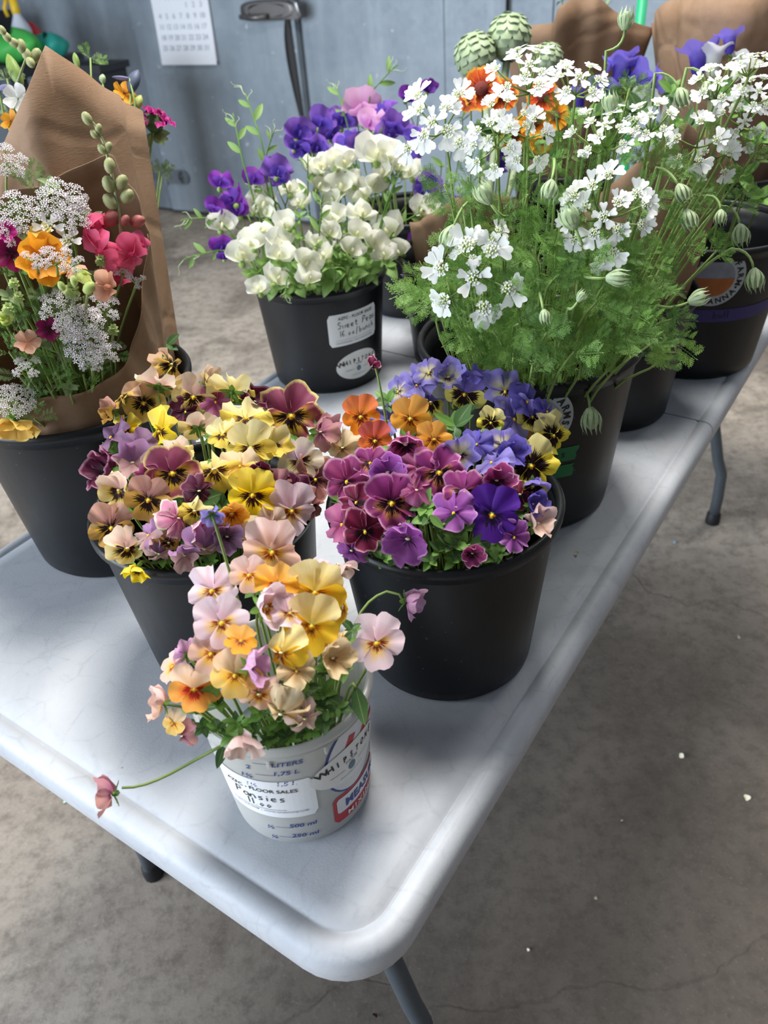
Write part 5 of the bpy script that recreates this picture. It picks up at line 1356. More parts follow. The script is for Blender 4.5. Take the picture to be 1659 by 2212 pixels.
for px, py, sz in ((60,390,50),(80,410,44),(70,470,60),(40,580,56),(90,600,60),(70,680,64),(110,690,60),(40,700,56),(120,740,64),(80,770,70),(140,790,66),(40,810,70),(100,830,60),(180,810,54),(60,870,60),(20,760,60),(220,790,44),(75,905,50),(250,760,36),(180,640,50),(230,690,44),(150,480,50),(10,590,50),(120,800,60),(30,720,50),(95,640,46)):
    p = bq_pt(px, py, -.015); fern_stem(_nb, p, sz, (p - kc) + Vector((0, 0, .02)), 'feathery green leaf stem in the near mixed bouquet', 'feathery leaves in the near bouquet', 3, (G_FERN, G_FERN2, G_GREY))
for px, py, sz in ((110,400,44),(60,520,40),(200,470,40),(20,640,44),(90,740,44),(150,840,40),(200,600,40)):
    sprig(_nb, bq_pt(px, py, -.01), sz, 'grey-green leaf sprig in the near mixed bouquet', 'leaf sprigs in the near bouquet', 5, G_GREY)
# what peeps over the rear wrap
_rb = _N(); _rb.x, _rb.y = c0.x, c0.y; _rb.c = c0.copy(); _rb.h = .1; _rb.rt = .075; _rb.lip = .002; _rb.rb = .05; _rb.rim = c0 + Vector((0, 0, .1))
def rear(px, py, d=1.2): return at_dist(px, py, d)
p = rear(340, 245, 1.22); s = px_size(38, p); base, mid = inside(_rb, p, RN); root = empty('magenta_dianthus', base); tag(root, 'magenta dianthus head sticking out beside the paper shoulder', 'flower', 'flowers in the rear wrapped bouquet')
ff = face_dir(p, (.25, .8, .6)); t1 = ff.orthogonal().normalized(); t2 = ff.cross(t1)
stem_obj(root, bez(base, mid, p - ff * .08, p, 7), .0018, .0015)
for k in range(14):
    a = k * 2.4; q = .85 * math.sqrt(k / 13); o_ = t1 * math.cos(a) + t2 * math.sin(a)
    place(fan(PI / 2, R(80), 1, 0, .1, .9, 7, k, 0, .3, 2.6, 2.2, 10, 4).mesh('petal', [M_MAG if k % 3 else M_MAGD]), 'petal', None, root, frame(p - base + o_ * q * s - ff * s * .35 * q * q, ff + o_ * .8 * q, o_ + UP * .2, k, s * .5))
MB().ball((0, 0, 0), s * .55, 8, 5).obj('calyx', G_DARK, root, M=Matrix.Translation(p - base - ff * s * .6))
for k, d2 in enumerate(((.8, -.3), (.7, -.6), (-.3, -.8), (.9, .0))):
    M = look(RIGHT * d2[0] + UP * d2[1], EYE - p) @ Matrix.Scale(s * 1.2, 4); M.translation = p - base - ff * s * 1.2; place(ME_LEAF[2], 'leaf', G_GREY, root, M)
def rear_bud(px, py, size, d2, mt, label, d=1.2, asp=.4, cat='flower bud', name='flower_bud'):
    p = rear(px, py, d); s = px_size(size, p); base, mid = inside(_rb, p, RN); root = empty(name, base); tag(root, label, cat, 'flowers in the rear wrapped bouquet')
    f = (RIGHT * d2[0] + UP * d2[1]).normalized()
    mb = MB()
    def fn(i, j):
        a = 2 * PI * i; r_ = asp * .5 * (math.sin(PI * min(1, .05 + .93 * j)) ** .7) * (1 + .12 * math.cos(3 * a)); return (r_ * math.cos(a), r_ * math.sin(a), j - .5), (i, j)
    mb.quadgrid(12, 9, fn, closeu=True); mb.obj('bud', mt, root, M=frame(p - base, f, EYE - p, 0, s))
    stem_obj(root, bez(base, mid, p - f * s * 1.2, p - f * s * .45, 6), .0018, .0014); return root
M_LILY = leafy('lily_bud', '#6f8c3e', '#93aa5c', .2, scale=20, vein=False)
rear_bud(32, 152, 76, (-.45, 1), M_LILY, 'long green lily bud beside the paper edge', 1.17, .36)
rear_bud(290, 176, 52, (.35, 1), leafy('agapanthus', '#4a4a9c', '#6a7a4e', .2, scale=14, vein=False), 'blue-violet bud with green sepals above the paper edge', 1.22, .5)
rear_bud(262, 168, 40, (-1, .1), leafy('faded_violet', '#77759c', '#8f8eae', .2, vein=False), 'withered violet flower lying on the paper edge', 1.22, .22)
rear_bud(300, 220, 30, (.3, 1), leafy('lime_pod', '#a8b45a', '#c2c47a', .2, vein=False), 'yellow-green pod close to the magenta dianthus', 1.21, .6)
rear_bud(12, 190, 34, (1, .1), MATS['faded_violet'], 'grey-violet bud at the picture edge', 1.16, .4)
rear_bud(165, 130, 34, (-.3, 1), M_LILY, 'green bud peeping over the paper tip edge', 1.22, .4)
rear_bud(222, 170, 20, (0, 1), G_PALE, 'small pale bud just over the paper edge', 1.22, .7)
for px, py, sz, mt, lb, fc in ((268,203,60,M_ORG,'orange petals rising behind the paper edge',(.3,.5,.6)),(24,262,50,M_ORG,'orange petal beside the paper lower corner',(-.4,.3,.7)),(38,212,64,M_LACE,'white larkspur blossom at the paper edge',(-.2,.2,.9))):
    p = rear(px, py, 1.22 if px > 100 else 1.15); s = px_size(sz / 2, p); base, mid = inside(_rb, p, RN); root = empty('bouquet_blossom', base); tag(root, lb, 'flower', 'flowers in the rear wrapped bouquet'); f = face_dir(p, fc)
    for j in range(5): place(fan(j * 1.257, R(46), 1, .05 * (j % 2), 0, .6, 4, j, .05, .5, 2.5, 2.1, 8, 4).mesh('petal', [mt]), 'petal', None, root, frame(p - base, f, UP, 0, s))
    stem_obj(root, bez(base, mid, p - f * .05, p, 6), .0018, .0014)
for px, py, sz, d in ((195,125,40,1.23),(20,240,46,1.16),(350,380,40,1.22),(345,370,30,1.22),(15,170,40,1.17)):
    p = rear(px, py, d); fern_stem(_rb, p, sz, UP + RIGHT * .2, 'feathery leaf tip of the rear wrapped bouquet', 'leaves of the rear wrapped bouquet', 3, (G_FERN, G_GREY))
for px, py, sz in ((345,720,56),(362,745,44),(335,760,50)):
    p = on_plane(px, py, bq.rim.z + .012); sprig(bq, p, sz, 'dark green leaves at the bucket rim under the paper wraps', 'rim leaves of the paper bouquet bucket', 6, G_DARK)
M = None
# ------------------------------------------------------------------ buckets and flowers at the far half of the table
def tb_bucket(key, l, s, dims, label):
    p = T(l, s); B[key] = Bucket(p.x, p.y, *dims).build(label, group='black flower buckets')
tb_bucket('daisy', 1.02, .47, BS, 'black bucket of orange daisies and artichokes behind the lace flowers')
tb_bucket('bell', 1.31, .41, BS, 'black bucket of violet bellflowers before the brown paper cones')
tb_bucket('cone', 1.60, .53, BS, 'black bucket holding a brown paper cone near the far table end')
tb_bucket('cone2', 1.56, .19, BT, 'black bucket holding the brown paper cone at the far table corner')
def kraft_in(b, edge, label, seed, r0=.06, k=.18, lean=(0, 0, 0), off=(0, 0, 0)):
    c = Vector((b.x + off[0], b.y + off[1], TZ + .06)); return cone_wrap('paper_wrap', c, Vector(lean), r0, k, edge, label, TZ + .06, seed, 20, .10)
kraft_in(B['cone'], [(1100, 60), (1196, 50), (1206, 16), (1240, -6), (1290, -10), (1330, 25), (1365, 45), (1412, 62), (1500, 200)], 'crumpled brown paper cone behind the upright lace bud', 5, .062, .20)
kraft_in(B['cone2'], [(1300, 60), (1416, 28), (1440, 2), (1520, -12), (1600, -6), (1700, -10), (1800, 0)], 'crumpled brown paper cone at the far corner of the table', 8, .07, .22, (.05, .1, 0))
kraft_in(B['kraft'], [(1200, 500), (1400, 330), (1480, 260), (1560, 330), (1650, 420), (1800, 500)], 'brown paper wrap standing behind the lace flower bucket', 11, .075, .10, (.05, .0, 0))
kraft_in(B['daisy'], [(900, 480), (985, 428), (1040, 415), (1100, 425), (1150, 450), (1300, 520)], 'low brown paper wrap under the orange daisies', 14, .07, .10)
# green stake and hanging cable at the wall
o = MB().tube([(0, 0, 0), (0, 0, 1.25)], .012, 10).obj('plant_stake', flat('stake_green', '#1fa873', .45)); q = B['cone']
o.location = (q.x + .16, q.y + .40, 0); o.location = at_dist(1376, 110, 2.35) - Vector((0, 0, 0)); o.location.z = 0
tag(o, 'bright green plastic stake behind the brown paper cones', 'stake')
pc = WALL_M @ Vector((2.16, -.03, .0))
o = MB().tube([(2.15, -.02, 1.9), (2.152, -.022, 1.3), (2.15, -.02, 1.02)], .008, 8).obj('hanging_cable', M_RUB); o.matrix_world = WALL_M
tag(o, 'thin black cable hanging down the grey metal wall', 'cable')

# artichokes
M_ART = leafy('artichoke', '#8fa27c', '#a9b996', .08, scale=25, vein=False)
def bract_mb():
    def fn(i, j):
        w = .30 * (math.sin(PI * (.22 + .70 * j)) ** .8) * (1 if j < .98 else .4); x = (i - .5) * 2 * w
        th = 1.15 * j; return (x, math.sin(th) * .62, .10 + (1 - math.cos(th)) * -.42 - .9 * x * x), (i, j)
    return MB().quadgrid(6, 6, fn)
ME_BRACT = bract_mb().mesh('bract', [M_ART])
def artichoke(px, py, rpx, d, label, tilt, b):
    p = at_dist(px, py, d); r = px_size(rpx, p); base, mid = inside(b, p, RN); root = empty('artichoke', base); tag(root, label, 'artichoke', 'artichokes behind the orange daisies')
    f = (UP + RIGHT * tilt + (EYE - p).normalized() * .35).normalized(); fr = frame(p - base, f, EYE - p, 0, r)
    MB().ball((0, 0, 0), .80, 14, 9, sc=(1, 1, 1.02)).obj('heart', M_ART, root, M=fr)
    for row in range(8):
        ph = -1.05 + row * .33; n = max(3, int(11 * math.cos(ph) + .5))
        for k in range(n):
            a = 2 * PI * (k + .5 * (row % 2)) / n; cdir = Vector((math.cos(a) * math.cos(ph), math.sin(a) * math.cos(ph), math.sin(ph)))
            up_t = (Vector((0, 0, 1)) - cdir * cdir.z).normalized() if abs(cdir.z) < .99 else Vector((1, 0, 0))
            x = up_t.cross(cdir); M = Matrix((x, up_t, cdir)).transposed().to_4x4(); M.translation = cdir * .80 - up_t * .22
            place(ME_BRACT, 'bract', None, root, fr @ M @ Matrix.Scale(.98 - .05 * row, 4))
    stem_obj(root, bez(base, mid, p - f * r * 2.5, p - f * r * .8, 8), .006, .007, M_ART, n=8)
artichoke(1026, 118, 53, 1.66, 'lower of the two big artichokes, tilted outward', -.35, B['daisy'])
artichoke(1100, 78, 55, 1.68, 'upper big artichoke standing upright', .1, B['daisy'])
artichoke(1183, 125, 38, 1.70, 'artichoke mostly hidden behind the domed lace flower', .2, B['daisy'])
# orange daisies (gaillardia)
M_GAI = petal_mat('blanket_petal', '#a8321c', '#e8632a', '#f0a83a', None, 0, .4, .5, .15, .3, None, .86); M_GAI2 = petal_mat('blanket_gold', '#e87a1c', '#f4ac2a', None, None, 0, .4, .5, .1, .3)
M_GC = flat('blanket_heart', '#6a2a20', .9, var=.3, vscale=300)
ME_GP = [fan(PI / 2, R(20), 1, 0, 0, .3, 3, k, .2, .15 * k - .1, 4, 3, 6, 4).mesh('petal', [None]) for k in range(3)]
def blanket(px, py, size, mt, label, fc, d=1.42, b=None):
    b = b or B['daisy']; p = at_dist(px, py, d); s = px_size(size / 2, p); f = face_dir(p, fc); base, mid = inside(b, p, RN); root = empty('blanket_flower', base); tag(root, label, 'flower', 'orange daisy-like flowers'); TOPS.append((root, p))
    fr = frame(p - base, f, UP, 0, s)
    for k in range(15): place(ME_GP[k % 3], 'petal', mt, root, fr @ Matrix.Rotation(2 * PI * k / 15 + RN.uniform(-.08, .08), 4, 'Z') @ Matrix.Translation((0, .08, .03 * (k % 2))))
    MB().ball((0, 0, .05), .33, 10, 6, sc=(1, 1, .6)).obj('heart', M_GC, root, M=fr)
    stem_obj(root, bez(base, mid, p - f * s * 1.6, p - f * s * .1, 7), .0018, .0014)
for px, py, sz, mt, lb, fc in ((1040,192,96,M_GAI,'red-orange daisy under the lower artichoke',(-.1,.2,.9)),(1085,205,76,M_GAI,'red-orange daisy overlapped by the white lace florets',(.1,.2,.9)),(1172,208,76,M_GAI,'red-orange daisy behind the domed lace flower',(.1,.2,.9)),(1010,218,50,M_GAI,'dark red-orange daisy half hidden at the side',(-.5,0,.8)),(1155,262,80,M_GAI2,'golden orange daisy behind the lace stems',(.1,.2,.9)),(1200,250,66,M_GAI2,'golden orange daisy before the brown paper',(.2,.2,.9)),(1112,290,74,M_GAI2,'amber daisy low between the lace stems',(0,.1,1)),(1170,305,60,M_GAI2,'orange daisy deep in the lace stems',(0,.3,.9))):
    blanket(px, py, sz, mt, lb, fc)
# bellflowers
M_BELL = petal_mat('bell_violet', '#5a46b4', '#8a7ad8', None, None, 0, .4, .5, .15, .3); M_BELLW = petal_mat('bell_white', '#e6ead8', '#f4f4ee', None, None, 0, .4, .5, .05, .35)
def bell_mb():
    def fn(i, j):
        a = 2 * PI * i; r = .16 + .34 * (j ** .55) * (1 - .25 * math.sin(PI * j)) + (.28 * max(0, j - .72) / .28); lobe = .5 + .5 * math.cos(5 * a)
        z = 1.25 * j * (1 - .16 * (1 - lobe) * max(0, j - .6) / .4); r *= 1 + .18 * lobe * max(0, j - .75) / .25
        return (r * math.cos(a), r * math.sin(a), z), (i, j)
    return MB().quadgrid(30, 9, fn, closeu=True)
ME_BELL = bell_mb().mesh('bell', [None])
def bellflower(px, py, size, d2, mt, label, d, b, group='violet and white bellflowers'):
    p = at_dist(px, py, d); s = px_size(size * .8, p); f = (RIGHT * d2[0] + UP * d2[1] + (EYE - p).normalized() * .3).normalized(); base, mid = inside(b, p, RN); root = empty('bellflower', base); tag(root, label, 'flower', group); TOPS.append((root, p))
    fr = frame(p - base - f * s * .6, f, EYE - p, 0, s); place(ME_BELL, 'bell', mt, root, fr); place(ME_CALYX, 'calyx', G_LEAF, root, fr @ Matrix.Scale(.7, 4))
    stem_obj(root, bez(base, mid, p - f * s * 2, p - f * s * .6, 7), .0018, .0014)
bb = B['bell']
for px, py, sz, d2, mt, lb in ((1340,160,62,(.2,1),M_BELL,'violet bellflower pointing up before the paper cone'),(1300,185,54,(-.4,.8),M_BELL,'violet bellflower leaning toward the paper cone base'),(1375,165,56,(.6,.6),M_BELL,'deep violet bellflower turned toward the stems'),(1405,178,46,(.9,.3),M_BELL,'small violet bellflower facing the far cone'),(1350,140,50,(-.1,1),M_BELL,'violet bellflower tip above the others'),(1322,200,50,(.2,.6),M_BELL,'pale violet bellflower low in the group'),(1508,130,66,(0,1),M_BELL,'tall violet bell standing before the far paper cone'),(1576,92,46,(0,1),M_BELL,'topmost violet bell seen from its open mouth'),(1540,135,60,(.1,1),M_BELLW,'tall white bell next to the violet one'),(1598,150,52,(.5,.8),M_BELLW,'white bell shaded behind the lace flowers'),(1445,240,56,(.3,.8),M_BELLW,'white bell behind the nodding buds'),(1395,205,50,(-.3,.8),M_BELLW,'white bell behind the violet group'),(1545,225,60,(.2,.8),M_BELLW,'large white bell deep behind the lace stems'),(1250,210,44,(-.2,.9),M_BELL,'violet bellflower beside the brown paper foot')):
    far = px > 1430
    bellflower(px, py, sz, d2, mt, lb, 1.62 if far else 1.58, B['stamp'] if far and py > 0 else bb)
for px, py, d, b_ in ((1290,250,1.5,'bell'),(1340,240,1.5,'bell'),(1380,240,1.5,'bell'),(1230,250,1.5,'bell'),(1450,200,1.5,'stamp'),(1560,200,1.5,'stamp'),(1600,240,1.45,'stamp'),(1480,280,1.42,'stamp'),(1560,320,1.42,'stamp'),(1640,300,1.42,'stamp'),(1080,300,1.42,'daisy'),(1130,330,1.42,'daisy'),(1040,280,1.42,'daisy'),(1190,300,1.42,'daisy'),(1610,380,1.42,'stamp'),(1640,430,1.42,'stamp'),(1200,340,1.42,'daisy'),(1400,300,1.42,'bell')):
    p = at_dist(px, py, d); sprig(B[b_], p, 40, 'green leaf sprig among the daisies and bellflowers behind the lace flowers', 'leaf sprigs at the far half of the table', 7, None, (0, .5, .6), 'leaf_sprig', 1.4)
for px, py in ((1215, 0), (1310, 12)):
    p = at_dist(px, py, 2.02); sprig(B['cone'], p, 26, 'leaf tip rising over the crumpled paper cone', 'leaf tips over the paper cone', 5, G_GREY, (0, .8, .4), 'leaf_sprig')

# ------------------------------------------------------------------ prints and stickers
M_LABEL = flat('label_paper', '#e8ebee', .6, var=.01); M_BLUE = flat('blue_print', '#2c3f86', .6); M_RED = flat('red_print', '#b8323c', .6); M_GREYINK = flat('grey_print', '#5d7d8c', .7)
def rrect(w, h, r, nx=18, ny=8):
    """rounded card as a fine grid so that it can bend"""
    def fn(i, j):
        y = (j - .5) * h; e = max(0, abs(y) - (h / 2 - r)); half = w / 2 - (r - math.sqrt(max(0, r * r - e * e))); return ((i - .5) * 2 * half, y, 0), (i, j)
    return MB().quadgrid(nx, ny, fn)
def disc(rx, ry, nr=8, na=48, hole=0.0):
    return MB().quadgrid(na, nr, lambda i, j: (((hole + (1 - hole) * j) * rx * math.cos(2 * PI * i), (hole + (1 - hole) * j) * ry * math.sin(2 * PI * i), 0), (i, j)), closeu=True)
def line(w, t, nx=12): return MB().quadgrid(nx, 1, lambda i, j: (((i - .5) * w, (j - .5) * t, 0), (i, j)))
def arc_text(s, rad, size, a_mid, bold=.02, step=None, inward=False):
    mb = MB(); st = step or size * .82 / rad
    for k, ch in enumerate(s):
        a = a_mid - (k - (len(s) - 1) / 2) * st * (-1 if inward else 1); g_ = text_mb(ch, size, bold)
        mb.add(moved(moved(g_, 0, -size * .35), rad * math.cos(a), rad * math.sin(a), a - PI / 2 + (PI if inward else 0)))
    return mb
def stick(b, parent, name, mb, ang, z, off, mat, rot=0.0, fine=1, label=None):
    o = b.wrap(refine(mb, fine) if fine else mb, ang, z, off, rot).obj(name, mat, parent, False)
    if label: o['label'] = label
    return o
# measuring tub
b = B['front']
def mat_tub():
    t = NT('milky_plastic'); co = t.coord(); n_ = t.noise(co, 30, 4)
    c = t.mix(n_, lin('#dcdddb'), lin('#e9e9e6')); p = t.principled(c, .38, 0, .5)
    tr = t.n('BsdfTranslucent'); t.l(c, tr.inputs[0]); mx = t.n('MixShader'); mx.inputs[0].default_value = .42; t.l(p, mx.inputs[1]); t.l(tr.outputs[0], mx.inputs[2])
    tp = t.n('BsdfTransparent'); tp.inputs[0].default_value = (.93, .95, .95, 1); m2 = t.n('MixShader'); m2.inputs[0].default_value = .16; t.l(mx.outputs[0], m2.inputs[1]); t.l(tp.outputs[0], m2.inputs[2])
    return t.done(m2.outputs[0])
M_TUB = mat_tub()
for ch in b.e.children: ch.data.materials[0] = M_TUB
for k in range(10):
    a = k * .628 + .2; MB().box((b.wr(b.h) - .0022, -.0010, b.h - .022), (b.wr(b.h) + .0012, .0010, b.h - .013)).obj('rib', M_TUB, b.e, False, Matrix.Rotation(a, 4, 'Z'))
MB().lathe([(0, .062), (b.wr(.062) - .004, .062), (b.wr(.061) - .004, .060), (b.rb - .004, .013), (0, .0125)], 40).obj('water', flat('tub_water', '#8e9a96', .1), b.e)
def spot(b, px, py): return b.hit(px, py, .001)
def put(b, parent, name, mb, px, py, mat, off=.0006, rot=0.0, fine=1, label=None):
    a, z = spot(b, px, py); return stick(b, parent, name, mb, a, z, off, mat, rot, fine, label)
A0, Z0 = spot(b, 578, 1728)
lab = stick(b, b.e, 'price_label', rrect(.090, .056, .004), A0 - .06, Z0, .0006, M_LABEL, label='white price label reading FLOOR SALES')
AL = A0 - .06
def onlab(mb, dx, dy, mat, nm='lettering'): return stick(b, lab, nm, moved(mb, dx, dy), AL, Z0, .0010, mat)
onlab(text_mb('AZFC - FLOOR SALES', .0068, .010, sx=1.0), -.001, .0115, M_BLACKINK)
P_ = lambda pts, sx=1, ox=0, oy=0: [(ox + x * sx, oy + y * sx) for x, y in pts]
def hand(word, size):
    """felt-pen letters drawn as strokes"""
    G = {'P': [[(0,0),(.1,1)], [(.1,1),(.5,.95),(.5,.6),(.1,.5)]], 'a': [[(.5,.5),(.15,.5),(.05,.2),(.2,0),(.45,.15),(.5,.5),(.55,0)]], 'n': [[(0,0),(.05,.5)], [(.05,.4),(.3,.52),(.4,.3),(.45,0)]], 's': [[(.4,.5),(.1,.45),(.1,.3),(.35,.22),(.35,.05),(.05,0)]], 'i': [[(.1,0),(.12,.5)], [(.13,.68),(.15,.74)]], 'e': [[(.05,.25),(.4,.3),(.35,.5),(.1,.45),(.03,.2),(.2,0),(.42,.06)]],
         '1': [[(.2,0),(.22,1)]], '6': [[(.4,1),(.1,.6),(.05,.15),(.3,0),(.42,.25),(.2,.42),(.06,.3)]], '0': [[(.2,0),(.05,.25),(.2,.5),(.38,.25),(.2,0)]], '.': [[(.1,0),(.14,.04)]], 'S': [[(.5,.9),(.2,1),(.08,.75),(.45,.45),(.4,.1),(.05,.0)]], 'w': [[(0,.5),(.15,0),(.28,.4),(.42,0),(.55,.5)]], 't': [[(.2,.9),(.2,.1),(.4,0)], [(.02,.55),(.42,.6)]], '/': [[(.1,-.2),(.3,1.1)]], 'b': [[(.05,1),(.08,0)], [(.08,.4),(.4,.45),(.4,.05),(.08,0)]], 'u': [[(.05,.5),(.1,.05),(.35,.05),(.42,.5),(.45,0)]], 'c': [[(.42,.45),(.1,.45),(.08,.05),(.42,.05)]], 'h': [[(.05,1),(.08,0)], [(.08,.35),(.35,.5),(.42,0)]], 'l': [[(.1,1),(.12,0)]], 'k': [[(.05,1),(.08,0)], [(.4,.5),(.1,.25),(.42,0)]], ' ': []}
    x = 0; out = []
    for ch in word:
        for st in G[ch]: out.append([((x + px) * size, py * size) for px, py in st])
        x += .68 if ch not in 'il1.' else .42
    return strokes(out, size * .05), x * size
hw, wd = hand('Pansies', .0105); onlab(hw, -.026, -.002, M_BLACKINK, 'handwriting')
hw, wd = hand('11.00', .0095); onlab(hw, -.017, -.0125, M_BLACKINK, 'handwriting')
onlab(line(.060, .0004), -.012, -.0155, M_BLACKINK, 'rule'); onlab(text_mb('WHIPSTONE FARM  |  WWW.WHIPSTONE.COM', .0034, .01), 0, -.0200, M_INK)
for tx, px, py in (('2', 535, 1657), ('LITERS', 620, 1652), ('1¾', 532, 1674), ('1,75 L', 617, 1671), ('1½', 543, 1694), ('1,5 L', 618, 1694), ('½', 585, 1786), ('500 ml', 655, 1782), ('¼', 594, 1807), ('250 ml', 660, 1803)):
    put(b, b.e, 'measure_print', text_mb(tx, .0076, .02, .15, sx=1.15), px, py + 4, M_BLUE)
for px, py, w in ((568, 1652, .018), (572, 1676, .017), (615, 1789, .016), (622, 1809, .016)): put(b, b.e, 'measure_line', line(w, .0005), px, py, M_BLUE)
# printed oval and block on the tub, with the farm's oval sticker over it
a1, z1 = spot(b, 772, 1610); RO = .5
stick(b, b.e, 'printed_oval', disc(.036, .050, 8, 48), a1, z1, .0004, M_BLUE, -.25); stick(b, b.e, 'printed_oval', disc(.0335, .0475, 8, 48), a1, z1, .0007, flat('tub_white', '#d6d9dc', .5), -.25)
def red_stroke(pts, w): return strokes([[(x * .03, y * .03) for x, y in pts]], w)
stick(b, b.e, 'red_print', red_stroke([(-.55, -.5), (-.1, .5)], .0042), a1 - .04, z1 + .008, .0010, M_RED); stick(b, b.e, 'red_print', red_stroke([(-.3, -.45), (.25, .2), (.55, .75), (.3, .95)], .0036), a1 + .10, z1 + .012, .0010, M_RED); stick(b, b.e, 'red_print', red_stroke([(.05, -.1), (.4, .1), (.75, .1)], .0034), a1 + .12, z1 + .010, .0011, M_RED)
a2, z2 = spot(b, 768, 1722)
blk = stick(b, b.e, 'printed_block', rrect(.062, .040, .004), a2 + .10, z2 + .002, .0004, M_RED); stick(b, blk, 'white_field', rrect(.058, .022, .002), a2 + .12, z2 + .007, .0008, MATS['tub_white'])
stick(b, blk, 'lettering', text_mb('MEASURE', .0150, .03, sx=.85), a2 + .22, z2 + .0015, .0012, M_BLUE); stick(b, blk, 'lettering', text_mb('MIXING', .0098, .01, space=1.3), a2 + .16, z2 - .0145, .0012, MATS['tub_white'])
a3, z3 = spot(b, 752, 1640); RT = .42
ov = stick(b, b.e, 'oval_sticker', disc(.040, .0225, 6, 48), a3 + .05, z3 - .004, .0014, flat('sticker_cream', '#e2e3e1', .6, var=.01), 0.0, label='cream oval sticker reading WHIPSTONE FARM')
def onov(mb, dx, dy, mat, nm='lettering', off=.0018): return stick(b, ov, nm, moved(mb, dx, dy), a3 + .05, z3 - .004, off, mat, 0.0)
def whip(sz): 
    mb = MB(); n_ = 9
    for k, ch in enumerate('WHIPSTONE'):
        t_ = (k - 4) / 4; mb.add(moved(text_mb(ch, sz * (1.12 - .12 * (1 - t_ * t_)), .03, 0, sx=.62 + .5 * max(0, -t_)), t_ * sz * 3.0, -sz * .25 - sz * .22 * t_ * t_, -.28 * t_))
    return mb
onov(whip(.0096), 0, .008, M_BLACKINK); onov(text_mb('FARM', .0052, .01, space=1.1), 0, .0003, M_INK); onov(disc(.0042, .0050, 3, 16), 0, -.0065, M_GREYINK, 'leaf_emblem')
for sx_ in (-1, 1): onov(line(.015, .0004), sx_ * .0155, -.006, M_BLACKINK, 'rule')
onov(text_mb('www.whipstone.com', .0032, 0), 0, -.0155, M_INK)
# sweet pea bucket
b = B['pea']; a, z = spot(b, 770, 705)
lab = stick(b, b.e, 'price_label', rrect(.096, .058, .004), a - .02, z, .0006, M_LABEL, label='white price label on the sweet pea bucket')
def onl(mb, dx, dy, mat, nm='lettering'): return stick(b, lab, nm, moved(mb, dx, dy), a - .02, z, .0011, mat)
onl(text_mb('AZFC - FLOOR SALES', .0072, .010), .004, .0185, M_BLACKINK)
hw, wd = hand('Sweet Peas', .0115); onl(hw, -.032, .003, M_BLACKINK, 'handwriting'); hw, wd = hand('16.00/bunch', .0105); onl(hw, -.030, -.0115, M_BLACKINK, 'handwriting')
onl(line(.075, .0004), 0, -.0185, M_INK, 'rule'); onl(text_mb('WHIPSTONE FARM  |  WWW.WHIPSTONE.COM', .0034, .01), 0, -.0245, M_INK)
a, z = spot(b, 775, 786)
ov = stick(b, b.e, 'oval_sticker', disc(.042, .0265, 6, 40), a, z, .0006, MATS['sticker_cream'], label='cream oval sticker on the sweet pea bucket')
for mb_, dx, dy, mt, nm in ((whip(.0108), 0, .008, M_BLACKINK, 'lettering'), (text_mb('FARM', .005, .01), 0, .001, M_INK, 'lettering'), (disc(.0046, .0052, 3, 16), 0, -.007, M_GREYINK, 'leaf_emblem'), (line(.016, .0005), -.017, -.007, M_BLACKINK, 'rule'), (line(.016, .0005), .017, -.007, M_BLACKINK, 'rule'), (text_mb('www.whipstone.com', .0032), 0, -.0185, M_INK, 'lettering')):
    stick(b, ov, nm, moved(mb_, dx, dy), a, z, .0011, mt)
# round farm stickers
M_RING = flat('ring_grey', '#aeb4b8', .6); M_SKY = flat('sticker_sky', '#8a8f9c', .7, var=.2, vscale=60); M_EARTH = flat('sticker_earth', '#a8602c', .7, var=.15, vscale=90); M_TAPE = flat('green_tape', '#0f6a38', .6, bump=.1); M_PTAPE = flat('purple_tape', '#2e2568', .55)
def farm_sticker(b, px, py, r, rot, words, label, dark=M_BLACKINK):
    a, z = spot(b, px, py); st = stick(b, b.e, 'round_sticker', disc(r, r, 6, 48), a, z, .0006, M_RING, label=label)
    def up(j): return j
    stick(b, st, 'picture_sky', disc(r * .64, r * .64, 5, 40), a, z, .0010, M_SKY)
    lower = MB().quadgrid(24, 5, lambda i, j: ((lambda t_: (r * .64 * math.cos(t_) * j, r * .64 * math.sin(t_) * j + 0.0, 0))(PI + PI * i), (i, j)))
    stick(b, st, 'picture_field', lower, a, z - r * .0, .0014, M_EARTH, rot)
    for s_, am, inw in words: stick(b, st, 'lettering', arc_text(s_, r * .82, r * .28, am, .03, .30, inw), a, z, .0012, dark, rot)
farm_sticker(B['lace'], 1158, 908, .044, 0, [('ROADBIRD FARMS', R(100), False)], 'grey round sticker with farm lettering on the lace flower bucket')
farm_sticker(B['stamp'], 1545, 602, .046, 0, [('ROADBIRD FARM', R(90), False), ('SAVANNA', R(270), True), ('•', R(205), False), ('•', R(-25), False)], 'grey round sticker with farm lettering on the taped bucket')
b = B['lace']
def torn(w, h, seed):
    r = random.Random(seed); L_ = [r.uniform(-.002, .002) for _ in range(9)]
    return MB().quadgrid(14, 8, lambda i, j: (((i - .5) * w + (L_[int(j * 8)] if i in (0, 1) else 0), (j - .5) * h, 0), (i, j)))
a, z = spot(b, 1200, 985); tp = stick(b, b.e, 'green_tape', torn(.062, .021, 4), a - .02, z, .0006, M_TAPE, -.02, 0, 'strip of green tape with pen writing')
hw, wd = hand('Sales', .012); stick(b, tp, 'handwriting', moved(hw, -.020, -.004), a - .02, z, .0012, M_BLACKINK)
a, z = spot(b, 1195, 1021); tp = stick(b, b.e, 'green_tape', torn(.056, .019, 5), a - .02, z, .0006, M_TAPE, -.02, 0, 'shorter strip of green tape below'); hw, wd = hand('k', .010); stick(b, tp, 'handwriting', moved(hw, .0, -.004), a - .02, z, .0012, M_BLACKINK)
b = B['stamp']; a, z = spot(b, 1540, 683)
